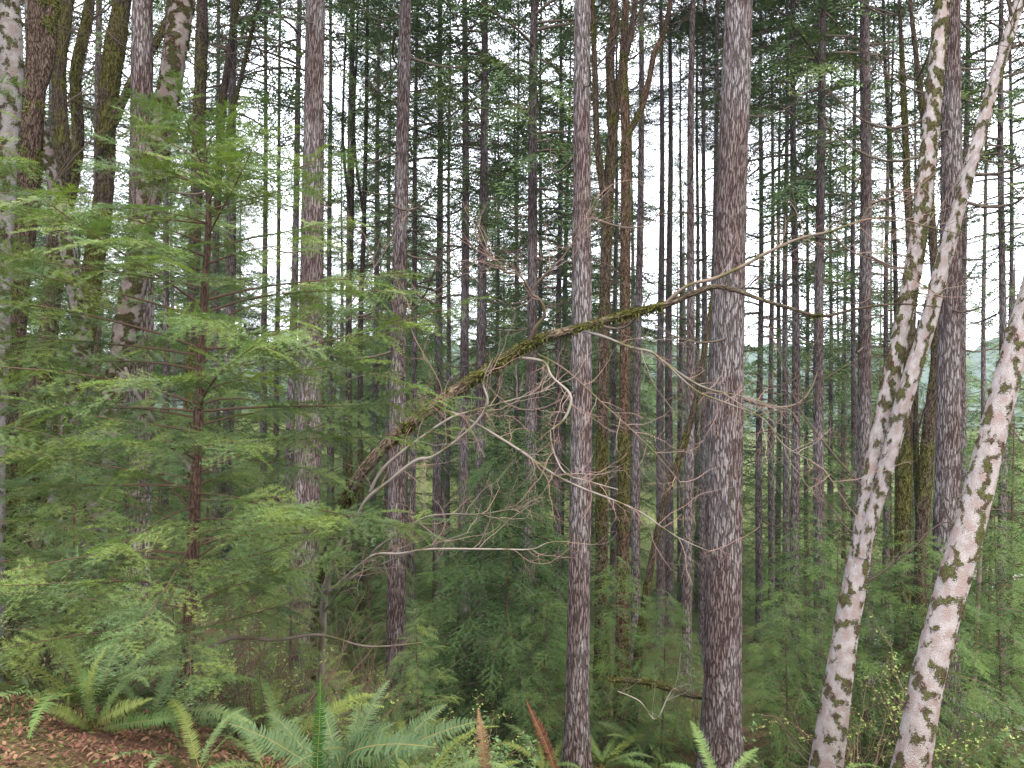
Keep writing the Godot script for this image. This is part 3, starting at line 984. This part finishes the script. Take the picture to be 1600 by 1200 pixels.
	for q in [[548, 552, 18.0, 9, 41], [566, 575, 18.5, 8, 42], [1404, 1380, 20.0, 7, 43]]:
		f = foot(q[0], q[2])
		var x0: float = q[0]
		var x1: float = q[1]
		bare_tree("alder_tree", "bare dark alder with upswept twigs against the white sky", "tree", [
			[[f[0], f[1], q[2], q[3] * 1.3], [x0 - 3, 560, q[2], q[3]], [lerpf(x0, x1, 0.3), 350, q[2], q[3] * 0.9], [lerpf(x0, x1, 0.7), 180, q[2], q[3] * 0.75], [x1, 0, q[2], q[3] * 0.6], [x1 + 8, -150, q[2], 2]],
			[[lerpf(x0, x1, 0.3), 340, q[2], q[3] * 0.6], [x0 - 12, 220, q[2], q[3] * 0.5], [x0 - 8, 60, q[2], 3], [x0 - 4, -60, q[2], 1.5]]],
			"mossy", Color(0.132, 0.121, 0.116, 0.75), q[4], 9, "bare alders seen against the sky")
	build_leaning_maple()

func build_leaning_maple() -> void:
	rng.seed = 61
	var f := foot(487, 11.3)
	var t := thing("vine_maple", "long mossy maple stem leaning across the slope with pale twiggy boughs", "tree", P(f[0], f[1], 11.3))
	var moss := Leafy.new()
	var mt := Color(0.30, 0.26, 0.22, 0.93)
	stem_part("trunk", t, [[f[0], f[1], 11.3, 11], [491, 990, 10.3, 11], [504, 890, 9.0, 13], [521, 825, 8.0, 15], [542, 780, 7.3, 17], [565, 739, 7.1, 19], [601, 698, 7.05, 20], [647, 657, 7.0, 20], [684, 631, 7.0, 21], [725, 602, 7.0, 18], [780, 567, 6.95, 17], [817, 544, 6.95, 17], [853, 526, 6.9, 14], [904, 513, 6.9, 12], [962, 496, 6.85, 12], [1037, 477, 6.8, 12], [1079, 460, 6.75, 9], [1115, 448, 6.7, 8], [1150, 454, 6.7, 7], [1192, 469, 6.65, 6], [1233, 481, 6.6, 5.5], [1283, 494, 6.6, 5], [1337, 483, 6.55, 4], [1400, 475, 6.5, 3], [1470, 480, 6.5, 1.5]], "mossy", M.mossy, mt, 16, 0.03, moss)
	part("moss", leafy_mesh(moss, M.moss), t, "stuff")
	var f2 := foot(500, 8.3)
	stem_part("stem", t, [[f2[0], f2[1], 8.3, 11], [503, 1010, 8.0, 11], [511, 910, 7.6, 11], [540, 842, 7.2, 10], [558, 802, 7.05, 8]], "bough", M.limb, Color(0.15, 0.14, 0.11), 9, 0.05)
	var dk := Color(0.085, 0.062, 0.05)
	var pl := Color(0.165, 0.145, 0.13)
	var boughs := [
		[[[1042, 472, 6.78, 8], [1075, 446, 6.7, 8], [1117, 435, 6.7, 8], [1158, 417, 6.65, 8], [1208, 390, 6.6, 7], [1254, 371, 6.6, 6], [1296, 362, 6.55, 5], [1350, 344, 6.5, 4.5], [1400, 340, 6.5, 3.5], [1450, 354, 6.45, 3], [1510, 368, 6.4, 1.5]], Color(0.13, 0.10, 0.08), 12],
		[[[1300, 362, 6.55, 4], [1325, 390, 6.5, 3.5], [1367, 408, 6.45, 3], [1421, 433, 6.4, 2.5], [1480, 470, 6.4, 1.5]], dk, 6],
		[[[1345, 346, 6.5, 4], [1362, 318, 6.5, 3], [1385, 300, 6.5, 2], [1420, 285, 6.5, 1]], dk, 4],
		[[[900, 514, 6.9, 7], [946, 527, 6.85, 6], [983, 542, 6.8, 6], [1017, 550, 6.75, 6], [1037, 565, 6.7, 5.5], [1075, 592, 6.7, 5], [1108, 608, 6.65, 4], [1167, 621, 6.6, 3], [1230, 640, 6.6, 1.5]], pl * 0.8, 12],
		[[[1037, 565, 6.7, 5], [1087, 610, 6.65, 4.5], [1133, 629, 6.6, 4], [1192, 654, 6.55, 3.5], [1225, 696, 6.5, 3], [1275, 725, 6.5, 2], [1320, 760, 6.5, 1]], pl * 0.75, 10],
		[[[826, 541, 6.93, 9], [835, 515, 6.85, 8], [851, 492, 6.8, 7], [844, 469, 6.75, 7], [830, 457, 6.75, 6], [849, 432, 6.7, 5], [881, 400, 6.65, 4], [915, 345, 6.6, 3], [935, 300, 6.6, 1.5]], dk, 7],
		[[[830, 457, 6.75, 5], [812, 430, 6.7, 4], [789, 425, 6.7, 3.5], [766, 400, 6.65, 3], [745, 370, 6.65, 1.5]], dk, 5],
		[[[807, 558, 6.95, 7], [849, 565, 6.9, 6], [862, 588, 6.85, 6], [890, 615, 6.8, 6], [890, 638, 6.75, 6], [878, 659, 6.75, 5], [862, 671, 6.7, 4]], pl * 1.15, 8],
		[[[860, 672, 6.7, 3.5], [861, 690, 6.7, 4], [868, 714, 6.7, 3.5], [885, 741, 6.65, 3.5], [920, 752, 6.65, 3], [966, 765, 6.6, 2]], pl * 1.1, 5],
		[[[693, 641, 7.0, 7], [725, 652, 6.9, 6], [766, 675, 6.8, 6], [817, 707, 6.75, 6], [862, 739, 6.7, 5], [908, 762, 6.65, 5], [950, 778, 6.6, 4], [1000, 800, 6.55, 3.5], [1060, 840, 6.5, 2.5], [1130, 870, 6.45, 1.2]], pl, 14],
		[[[840, 553, 6.93, 4], [885, 579, 6.85, 4], [950, 638, 6.75, 3.5], [985, 670, 6.7, 3], [1030, 715, 6.65, 2.2], [1075, 770, 6.6, 1.2]], dk * 1.2, 8],
		[[[545, 835, 7.1, 8], [571, 783, 7.0, 8], [601, 757, 6.95, 7.5], [647, 721, 6.9, 7], [675, 714, 6.85, 6.5], [707, 693, 6.8, 6], [743, 661, 6.75, 5], [762, 629, 6.7, 5], [755, 597, 6.7, 4], [770, 560, 6.65, 1.5]], pl * 1.1, 9],
		[[[578, 768, 7.0, 8], [597, 734, 6.95, 6], [633, 702, 6.9, 6], [697, 657, 6.85, 5], [734, 643, 6.8, 4], [800, 625, 6.75, 2.5], [870, 605, 6.7, 1.2]], pl * 1.05, 10],
		[[[511, 928, 7.65, 7], [560, 885, 7.0, 6], [587, 866, 6.9, 5.5], [624, 865, 6.85, 5], [670, 858, 6.8, 4.5], [771, 858, 6.7, 3.5], [830, 858, 6.65, 3], [862, 847, 6.6, 2.5], [920, 850, 6.55, 1.2]], pl * 1.2, 9],
		[[[575, 878, 7.0, 5], [587, 858, 6.9, 5], [633, 826, 6.85, 4.5], [665, 808, 6.8, 4], [707, 803, 6.75, 3.5], [752, 803, 6.7, 2.5], [830, 790, 6.65, 1.2]], pl * 0.8, 9],
		[[[507, 955, 7.8, 6], [548, 905, 7.05, 5], [600, 880, 6.95, 4], [680, 850, 6.85, 3], [740, 830, 6.8, 1.5]], pl * 0.7, 8],
		[[[509, 942, 7.72, 6], [470, 860, 7.1, 6], [455, 800, 7.0, 5], [470, 700, 6.9, 4.5], [500, 560, 6.8, 4], [545, 480, 6.75, 3.5], [590, 410, 6.7, 2], [640, 330, 6.65, 1.2]], pl * 0.8, 8],
		[[[655, 650, 7.0, 3.5], [690, 610, 6.9, 3], [640, 500, 7.0, 2.5], [700, 440, 6.9, 2], [760, 395, 6.85, 1.2]], dk * 1.3, 4]]
	for b in boughs:
		for q in b[0]:
			q[3] *= 0.72
		var sub := stem_part("branch", t, b[0], "bough", M.limb, b[1], 7, 0.05)
		var br := t.get_child(t.get_child_count() - 1)
		var w := Wood.new()
		var red := Color(0.20, 0.125, 0.105)
		var cnt: int = int(b[2] * 1.7)
		for i in cnt:
			var j := int(lerpf(sub.size() * 0.2, sub.size() - 2, (i + rng.randf()) / cnt))
			var fw := (sub[j + 1] - sub[j]).normalized()
			var sd := fw.cross(Vector3(rr(-1, 1), rr(-1, 1), rr(-1, 1))).normalized()
			var L := rr(0.2, 0.75)
			grow(w, sub[j], fw * rr(0.3, 1.0) + sd * rr(0.6, 1.1) + Vector3(0, 0.15, 0), L, 0.0036, 2, red.lerp(pl, rng.randf() * 0.7), 0.34, 4)
		part("twigs", wood_mesh(w, M.limb), br, "stuff")

# ---------------------------------------------------------------- young conifers
func build_understory() -> void:
	build_sapling()
	var protos := []
	for i in 3:
		protos.append(young_tree(700 + i, 4.2, 1.75, 74, mid_set, 0.105, 1.0, 0.08, 0.035, M.far_needles))
	protos.append(young_tree(721, 4.4, 1.75, 125, dark_set, 0.085, 1.05, 0.05, 0.045, M.far_needles))
	protos.append(young_tree(720, 4.4, 1.5, 46, near_set, 0.085, 1.0, 0.10, 0.035, M.needles))
	var place := func(px: float, d: float, pr: int, sc: float, turn: float, called: String, label: String, group: String):
		var t := thing(called, label, "tree", on_ground(px, d), group)
		var b := Basis(Vector3.UP, turn) * Basis.from_scale(Vector3.ONE * sc)
		part("trunk", protos[pr][0], t).transform = Transform3D(b, Vector3.ZERO)
		part("crown", protos[pr][1], t, "stuff").transform = Transform3D(b, Vector3.ZERO)
	place.call(793, 10.3, 3, 1.02, 0.3, "young_hemlock", "dark green young hemlock filling the gap between two fir trunks", "")
	place.call(718, 11.3, 1, 0.8, 1.3, "young_hemlock", "smaller young hemlock crowded beside the dark green one", "")
	place.call(968, 10.2, 2, 0.62, 2.3, "young_hemlock", "low young hemlock at the foot of the rust brown maple", "")
	place.call(1040, 9.6, 1, 0.5, 0.9, "young_hemlock", "short hemlock seedling beside the stout furrowed fir", "")
	place.call(1258, 12.4, 2, 0.85, 4.1, "young_hemlock", "feathery young hemlock near the forked alder's foot", "")
	place.call(1392, 9.2, 0, 0.62, 5.0, "young_hemlock", "bright hemlock sapling growing between the two white alders", "")
	place.call(1225, 9.5, 1, 0.55, 3.0, "young_hemlock", "low hemlock sapling between the stout fir and the forked alder", "")
	place.call(1310, 9.6, 2, 0.72, 0.4, "young_hemlock", "soft green hemlock sapling just behind the forked alder's foot", "")
	place.call(1445, 9.0, 1, 0.7, 1.9, "young_hemlock", "hemlock sapling under the single thick alder's lean", "")
	place.call(1560, 10.2, 2, 0.8, 2.6, "young_hemlock", "bright hemlock sapling beside the gravel track", "")
	place.call(850, 9.4, 2, 0.55, 5.5, "young_hemlock", "short hemlock sapling at the foot of the slim pink fir", "")
	place.call(650, 7.9, 4, 0.42, 4.0, "young_fir", "small drooping fir in front of the limby brown fir", "")
	place.call(-45, 5.3, 4, 1.0, 2.6, "young_fir", "young fir at the edge of the pale alder with bright needles", "")
	place.call(120, 7.6, 4, 0.62, 0.7, "young_fir", "low bright fir sapling on the bank before the mossy clump", "")
	place.call(455, 8.0, 4, 0.50, 1.7, "young_fir", "low yellow green fir sapling near the foot of the leaning stem", "")
	place.call(-230, 7.2, 0, 1.35, 2.0, "young_hemlock", "hemlock sapling reaching its boughs out beside the pale grey alder", "")
	place.call(90, 8.2, 2, 0.75, 1.0, "young_hemlock", "bushy hemlock on the bank before the mossy maple clump", "")
	place.call(400, 9.0, 1, 0.70, 3.4, "young_hemlock", "small hemlock behind the bright green sapling's stem", "")
	var sp := [[1590, 13.5, 1.35], [1545, 17.0, 1.5], [1610, 19.0, 1.8], [1320, 18.0, 1.4], [330, 15.0, 1.0], [575, 17.0, 0.9], [602, 20.0, 1.2], [545, 19.0, 1.0], [622, 15.5, 0.6], [250, 13.5, 0.8], [1450, 15.5, 1.2], [1120, 24.0, 1.7], [1240, 26.0, 1.9], [860, 24.0, 2.0], [520, 22.0, 1.8], [760, 27.0, 2.1], [430, 17.0, 1.2], [1390, 26.0, 2.1], [150, 17.0, 1.4], [40, 16.0, 1.3], [960, 30.0, 2.2], [620, 30.0, 2.2], [1500, 30.0, 2.2], [1300, 34.0, 2.3], [360, 27.0, 2.2], [230, 26.0, 2.0], [90, 28.0, 2.2], [1150, 38.0, 2.4], [820, 38.0, 2.6], [480, 38.0, 2.6]]
	for i in sp.size():
		place.call(sp[i][0], sp[i][1], i % 3, sp[i][2], i * 1.7, "understory_hemlock", "understory hemlock " + between(sp[i][0]), "understory hemlocks scattered through the stand")

func build_sapling() -> void:
	rng.seed = 88
	var f := foot(286, 5.4)
	var base := P(f[0], f[1], 5.4)
	var t := thing("fir_sapling", "bright yellow green fir sapling with a thin reddish brown stem", "tree", base)
	var tr := [[f[0], f[1], 5.4, 23], [290, 1080, 5.4, 21], [300, 900, 5.4, 18], [306, 750, 5.4, 17], [312, 600, 5.4, 15], [320, 450, 5.4, 12], [326, 340, 5.4, 9], [322, 260, 5.4, 6], [319, 196, 5.4, 2]]
	var pts := stem_part("trunk", t, tr, "", M.twig, Color(0.62, 0.58, 0.56), 12, 0.05)
	var spec := []
	for i in 84:
		var py: float = lerpf(215.0, 1010.0, pow((i + rr(0, 0.7)) / 84.0, 1.0))
		var reach := lerpf(0.30, 1.75, smoothstep(170.0, 520.0, py)) * rr(0.6, 1.08)
		if py > 760.0:
			reach *= 0.85
		spec.append([py, i * 2.4 + rr(-0.4, 0.4), reach, rr(0.05, 0.5) + 0.35 * smoothstep(500.0, 200.0, py), rr(0.2, 0.5)])
	# boughs the photograph shows reaching to both sides
	for q in [[300, 0.1, 0.95, 0.35], [330, -0.4, 0.9, 0.2], [290, 3.0, 0.85, 0.3], [350, 3.5, 1.0, 0.1], [590, -0.15, 1.8, 0.35], [640, 0.1, 1.75, 0.12], [700, 0.25, 1.7, 0.12], [560, 3.2, 1.6, 0.2], [640, 2.9, 1.7, 0.1], [760, 3.3, 1.6, 0.1], [840, 0.2, 1.6, 0.1], [880, 3.0, 1.5, 0.1]]:
		spec.append([q[0], -q[1], q[2], q[3], 0.25])
	for s in spec:
		var wood := Wood.new()
		var leaf := Leafy.new()
		var y: float = (600.0 - s[0]) / F * 5.4 - base.y
		var at := pts[0]
		for p in pts:
			if absf(p.y - y) < absf(at.y - y):
				at = p
		bough(wood, leaf, near_set, at, s[1], s[2], s[3], s[4], 0.18, 0.004 + 0.0035 * s[2], 0.066, 1.0, 0.10 + 0.15 * smoothstep(0.6, 1.5, s[2]), 5, Color(0.085, 0.055, 0.04))
		var b := part("branch", wood_mesh(wood, M.limb), t)
		part("needles", leafy_mesh(leaf, M.needles), b, "stuff")

# ---------------------------------------------------------------- the forest floor
func build_floor() -> void:
	var G := [[Color(0.099, 0.149, 0.050), Color(0.054, 0.088, 0.030)], [Color(0.135, 0.171, 0.045), Color(0.072, 0.102, 0.029)], [Color(0.120, 0.171, 0.071), Color(0.057, 0.100, 0.041)], [Color(0.130, 0.158, 0.045), Color(0.072, 0.098, 0.026)], [Color(0.079, 0.135, 0.043), Color(0.045, 0.079, 0.025)]]
	var keep := func(m: ArrayMesh):
		fronds.append(m)
		fronds_len.append(frond_end.length())
		fronds_tilt.append(atan2(frond_end.y, frond_end.x))
	for i in 5:
		keep.call(frond_mesh(900 + i, 0.95, 0.085, 1.05, G[i][0], G[i][1], 1.0 + 0.12 * i))
	keep.call(frond_mesh(910, 0.9, 0.07, 0.7, Color(0.15, 0.092, 0.052), Color(0.085, 0.047, 0.028), 1.3))
	keep.call(frond_mesh(911, 0.85, 0.06, 0.7, Color(0.16, 0.07, 0.04), Color(0.09, 0.04, 0.025), 1.0))
	for i in 3:      # nearly straight fronds, to be aimed
		keep.call(frond_mesh(920 + i, 0.95, [0.085, 0.06, 0.055][i], 0.25, [Color(0.062, 0.094, 0.042), Color(0.03, 0.078, 0.015), Color(0.11, 0.045, 0.03)][i], [Color(0.032, 0.054, 0.024), Color(0.015, 0.045, 0.01), Color(0.055, 0.022, 0.016)][i], [1.35, 0.5, 0.6][i]))
	# the big fern at the edge of the bank, its fronds aimed
	var at := on_ground(560, 3.9)
	at.y = maxf(at.y, -2.25)
	var t := thing("sword_fern", "large sword fern with blue green arching fronds on the edge of the bank", "fern", at)
	at = at + Vector3(0, 0.03, 0)
	var V := func(px: float, py: float, d: float) -> Vector3: return P(px, py, d)
	var fc := Vector3(0, 0.75, 0.65)
	for q in [[610, 1062, 3.9, 7, Vector3(-0.5, 0.3, 0.8)], [355, 1128, 3.5, 7, fc], [420, 1112, 4.1, 7, fc], [750, 1128, 3.4, 7, fc], [700, 1100, 3.8, 7, fc], [620, 1130, 3.3, 7, fc], [450, 1200, 3.1, 7, fc], [680, 1170, 3.0, 7, fc], [500, 1090, 4.2, 7, fc], [560, 1100, 4.4, 7, fc]]:
		aim_frond(t, q[3], at, V.call(q[0], q[1], q[2]), q[4])
	var f1 := thing("fern_frond", "dark glossy upright fern frond standing before the blue green fern", "fern", P(497, 1245, 2.6))
	aim_frond(f1, 8, P(497, 1245, 2.6), P(503, 1052, 2.55), Vector3(0.15, 0.2, 1))
	var f2 := thing("fern_frond", "rust red dead fern frond standing up before the slim pink fir", "fern", P(880, 1240, 3.3))
	aim_frond(f2, 9, P(882, 1250, 3.3), P(822, 1092, 3.2), Vector3(0.3, 0.2, 1))
	var f3 := thing("fern_frond", "pale brown dead fern frond beside the blue green fern", "fern", P(760, 1240, 3.3))
	aim_frond(f3, 5, P(762, 1250, 3.3), P(747, 1106, 3.25), Vector3(0.1, 0.2, 1))
	fern(on_ground(140, 4.7), "yellow green sword fern with upright fronds among reddish litter", 10, 0.95, 51)
	var at2 := on_ground(150, 4.5)
	var t2 := thing("sword_fern", "tall upright fern with yellow green fronds standing over the reddish litter", "fern", at2)
	for q in [[168, 1008, 4.4, 1], [52, 1090, 4.2, 3], [108, 1085, 4.3, 1], [240, 1092, 4.3, 3], [212, 1050, 4.6, 0], [135, 1040, 4.8, 4], [20, 1130, 4.5, 0], [300, 1120, 4.6, 4]]:
		aim_frond(t2, q[3], at2, V.call(q[0], q[1], q[2]), Vector3(rr(-0.4, 0.4), 0.45, 0.9))
	fern(on_ground(1125, 4.5), "sword fern peeking up in front of the stout fir", 9, 0.5, 52)
	fern(on_ground(235, 5.0), "fern with pale grey green fronds lying over the slope behind the sapling", 11, 0.85, 58, "", 2)
	fern(on_ground(420, 4.8), "fern with dead brown fronds between the sapling and the large fern", 6, 0.7, 59, "", 6)
	fern(on_ground(300, 4.3), "brown tipped sword fern beside the foot of the sapling", 5, 0.6, 53, "", 6)
	fern(on_ground(1290, 4.6), "withered reddish fern at the foot of the forked alder", 1, 0.5, 54, "", 6)
	var spots := [[40, 6.5], [110, 7.0], [240, 6.4], [330, 7.2], [390, 6.3], [445, 8.2], [300, 8.4], [560, 8.0], [640, 7.4], [700, 9.2], [850, 8.6], [940, 9.2], [1010, 9.6], [1080, 10.2], [1340, 9.4], [1550, 9.5], [60, 9.5], [10, 8.2], [170, 9.0], [430, 10.3], [520, 11.2], [580, 10.0], [670, 12.5], [1460, 9.0], [740, 7.2], [500, 6.6], [255, 6.2], [430, 5.6], [650, 6.4], [560, 13.0], [600, 14.5], [530, 14.0], [585, 16.0], [620, 12.8], [490, 13.5], [545, 11.8]]
	for i in spots.size():
		fern(on_ground(spots[i][0], spots[i][1]), "green sword fern growing low on the shaded slope", 11, rr(0.65, 1.0), 1000 + i, "sword ferns scattered over the slope", 1 if i % 3 == 0 else 0)
	# fallen wood
	rng.seed = 71
	for q in [["mossy_branch", "fallen branch thick with yellow green moss before the stout fir", [[950, 1062, 9.0, 7], [1000, 1064, 9.0, 9], [1040, 1074, 9.0, 9], [1075, 1086, 9.0, 7], [1100, 1092, 9.0, 4]], "mossy", Color(0.222, 0.213, 0.162, 1.40)],
			["bare_branch", "thin pale dead branch bent over the hemlock seedlings", [[965, 1080, 8.6, 1.5], [1000, 1096, 8.5, 2], [1024, 1124, 8.4, 2.4], [1043, 1090, 8.4, 2], [1058, 1060, 8.4, 1.5], [1064, 1020, 8.4, 1]], "bough", Color(0.19, 0.17, 0.15)],
			["dead_stick", "straight dead stick standing beside the gravel track", [[1516, 1170, 12.6, 8], [1522, 1060, 12.6, 7.5], [1528, 940, 12.6, 7], [1532, 860, 12.6, 6]], "bough", Color(0.12, 0.095, 0.08)],
			["bare_branch", "pale leaning dead limb propped against the sapling's stem", [[300, 735, 5.8, 9], [262, 690, 5.9, 8], [228, 640, 6.0, 7], [208, 605, 6.0, 6], [196, 575, 6.1, 5]], "bough", Color(0.15, 0.13, 0.12)],
			["fallen_log", "dark rotting log lying on the bank under the mossy clump", [[-30, 905, 8.8, 40], [30, 925, 8.6, 40], [90, 960, 8.3, 36], [130, 985, 8.1, 30]], "mossy", Color(0.118, 0.098, 0.081, 0.95)],
			["fallen_log", "thin grey fallen stem lying through the brush", [[325, 1012, 6.2, 6], [370, 996, 6.3, 6], [430, 1000, 6.4, 5], [500, 992, 6.5, 4], [575, 1010, 6.7, 3], [660, 1004, 6.9, 2]], "bough", Color(0.11, 0.09, 0.075)]]:
		var moss := Leafy.new()
		var tr: Array = q[2]
		var o := thing(q[0], q[1], "branch" if q[0] != "fallen_log" else "log", P(tr[0][0], tr[0][1], tr[0][2]))
		var pp := stem_part("stem", o, tr, q[3], M.mossy if q[3] == "mossy" else M.limb, q[4], 12, 0.05, moss)
		if moss.v.size():
			part("moss", leafy_mesh(moss, M.moss), o, "stuff")
		else:
			var w := Wood.new()
			for i in 6:
				var j := rng.randi_range(1, pp.size() - 2)
				grow(w, pp[j], pp[j + 1] - pp[j] + Vector3(rr(-0.04, 0.04), rr(-0.02, 0.05), rr(-0.04, 0.04)), rr(0.2, 0.5), 0.003, 1, q[4], 0.25, 3)
			part("twigs", wood_mesh(w, M.limb), o, "stuff")
	# leafy shrubs
	var kinds := [shrub_mesh(1, 7, 0.7, 0.045, [Color(0.10, 0.16, 0.055), Color(0.14, 0.20, 0.07), Color(0.085, 0.14, 0.07)], 620), shrub_mesh(2, 9, 1.0, 0.03, [Color(0.14, 0.185, 0.055), Color(0.19, 0.225, 0.07)], 700), shrub_mesh(3, 7, 0.6, 0.055, [Color(0.07, 0.125, 0.05), Color(0.10, 0.16, 0.07)], 300), shrub_mesh(4, 10, 1.3, 0.03, [Color(0.1, 0.1, 0.05)], 0)]
	rng.seed = 1234
	for i in 160:
		var d := rr(5.2, 17.0)
		var px := rr(-20, 1620)
		if i < 64:
			px = rr(0, 780)
			d = rr(6.0, 13.0)
		if i >= 120:
			px = rr(330, 680)
			d = rr(8.5, 15.0)
		var k := i % 4
		if k == 2:
			d = maxf(d, 8.0)
		d = maxf(d, 6.2)
		var p := on_ground(px, d)
		if road_at(p.x, p.z).x < 1.8:
			continue
		var names := ["leafy_shrub", "huckleberry_shrub", "salal_shrub", "bare_shrub"]
		var labels := ["low leafy green shrub growing on the shaded slope", "fine leaved yellow green shrub growing on the shaded slope", "broad leaved dark green shrub low on the shaded slope", "tangled bare brown shrub standing on the shaded slope"]
		var s := thing(names[k], labels[k], "shrub", p, ["leafy shrubs on the slope", "fine leaved shrubs on the slope", "broad leaved shrubs on the slope", "bare shrubs on the slope"][k])
		var b := Basis(Vector3.UP, rr(0, TAU)) * Basis.from_scale(Vector3.ONE * rr(0.7, 1.4))
		part("stems", kinds[k][0], s).transform = Transform3D(b, Vector3.ZERO)
		if kinds[k][1]:
			part("leaves", kinds[k][1], s, "stuff").transform = Transform3D(b, Vector3.ZERO)
	# litter: dead leaves, needles, twigs
	var lit := Leafy.new()
	rng.seed = 99
	for i in 52000:
		var d := 2.0 + 14.0 * pow(rng.randf(), 1.15)
		var x := rr(-0.75, 0.75) * d
		if i % 3 == 0:
			d = rr(2.8, 5.8)
			x = rr(-0.74, -0.05) * d
		var p := Vector3(x, 0, -d)
		p.y = ground(p.x, p.z) + rr(0.0, 0.03)
		var L := rr(0.015, 0.05)
		var dir := Vector3(rr(-1, 1), rr(-0.25, 0.45), rr(-1, 1)).normalized()
		var sd := dir.cross(Vector3(rr(-0.6, 0.6), 1, rr(-0.6, 0.6))).normalized() * L * rr(0.04, 0.3)
		var c := [Color(0.12, 0.06, 0.04), Color(0.085, 0.043, 0.032), Color(0.16, 0.095, 0.062), Color(0.10, 0.06, 0.04), Color(0.06, 0.07, 0.025)][rng.randi() % 5] as Color
		lit.v.append_array(PackedVector3Array([p, p + dir * L * 0.5 + sd, p + dir * L, p, p + dir * L, p + dir * L * 0.5 - sd]))
		lit.c.append_array(PackedColorArray([c, c, c, c, c, c]))
	var lo := part("leaf_litter", leafy_mesh(lit, M.moss), self, "stuff")
	lo.set_meta("label", "reddish brown dead leaves and needles strewn over the slope")
	lo.set_meta("category", "litter")
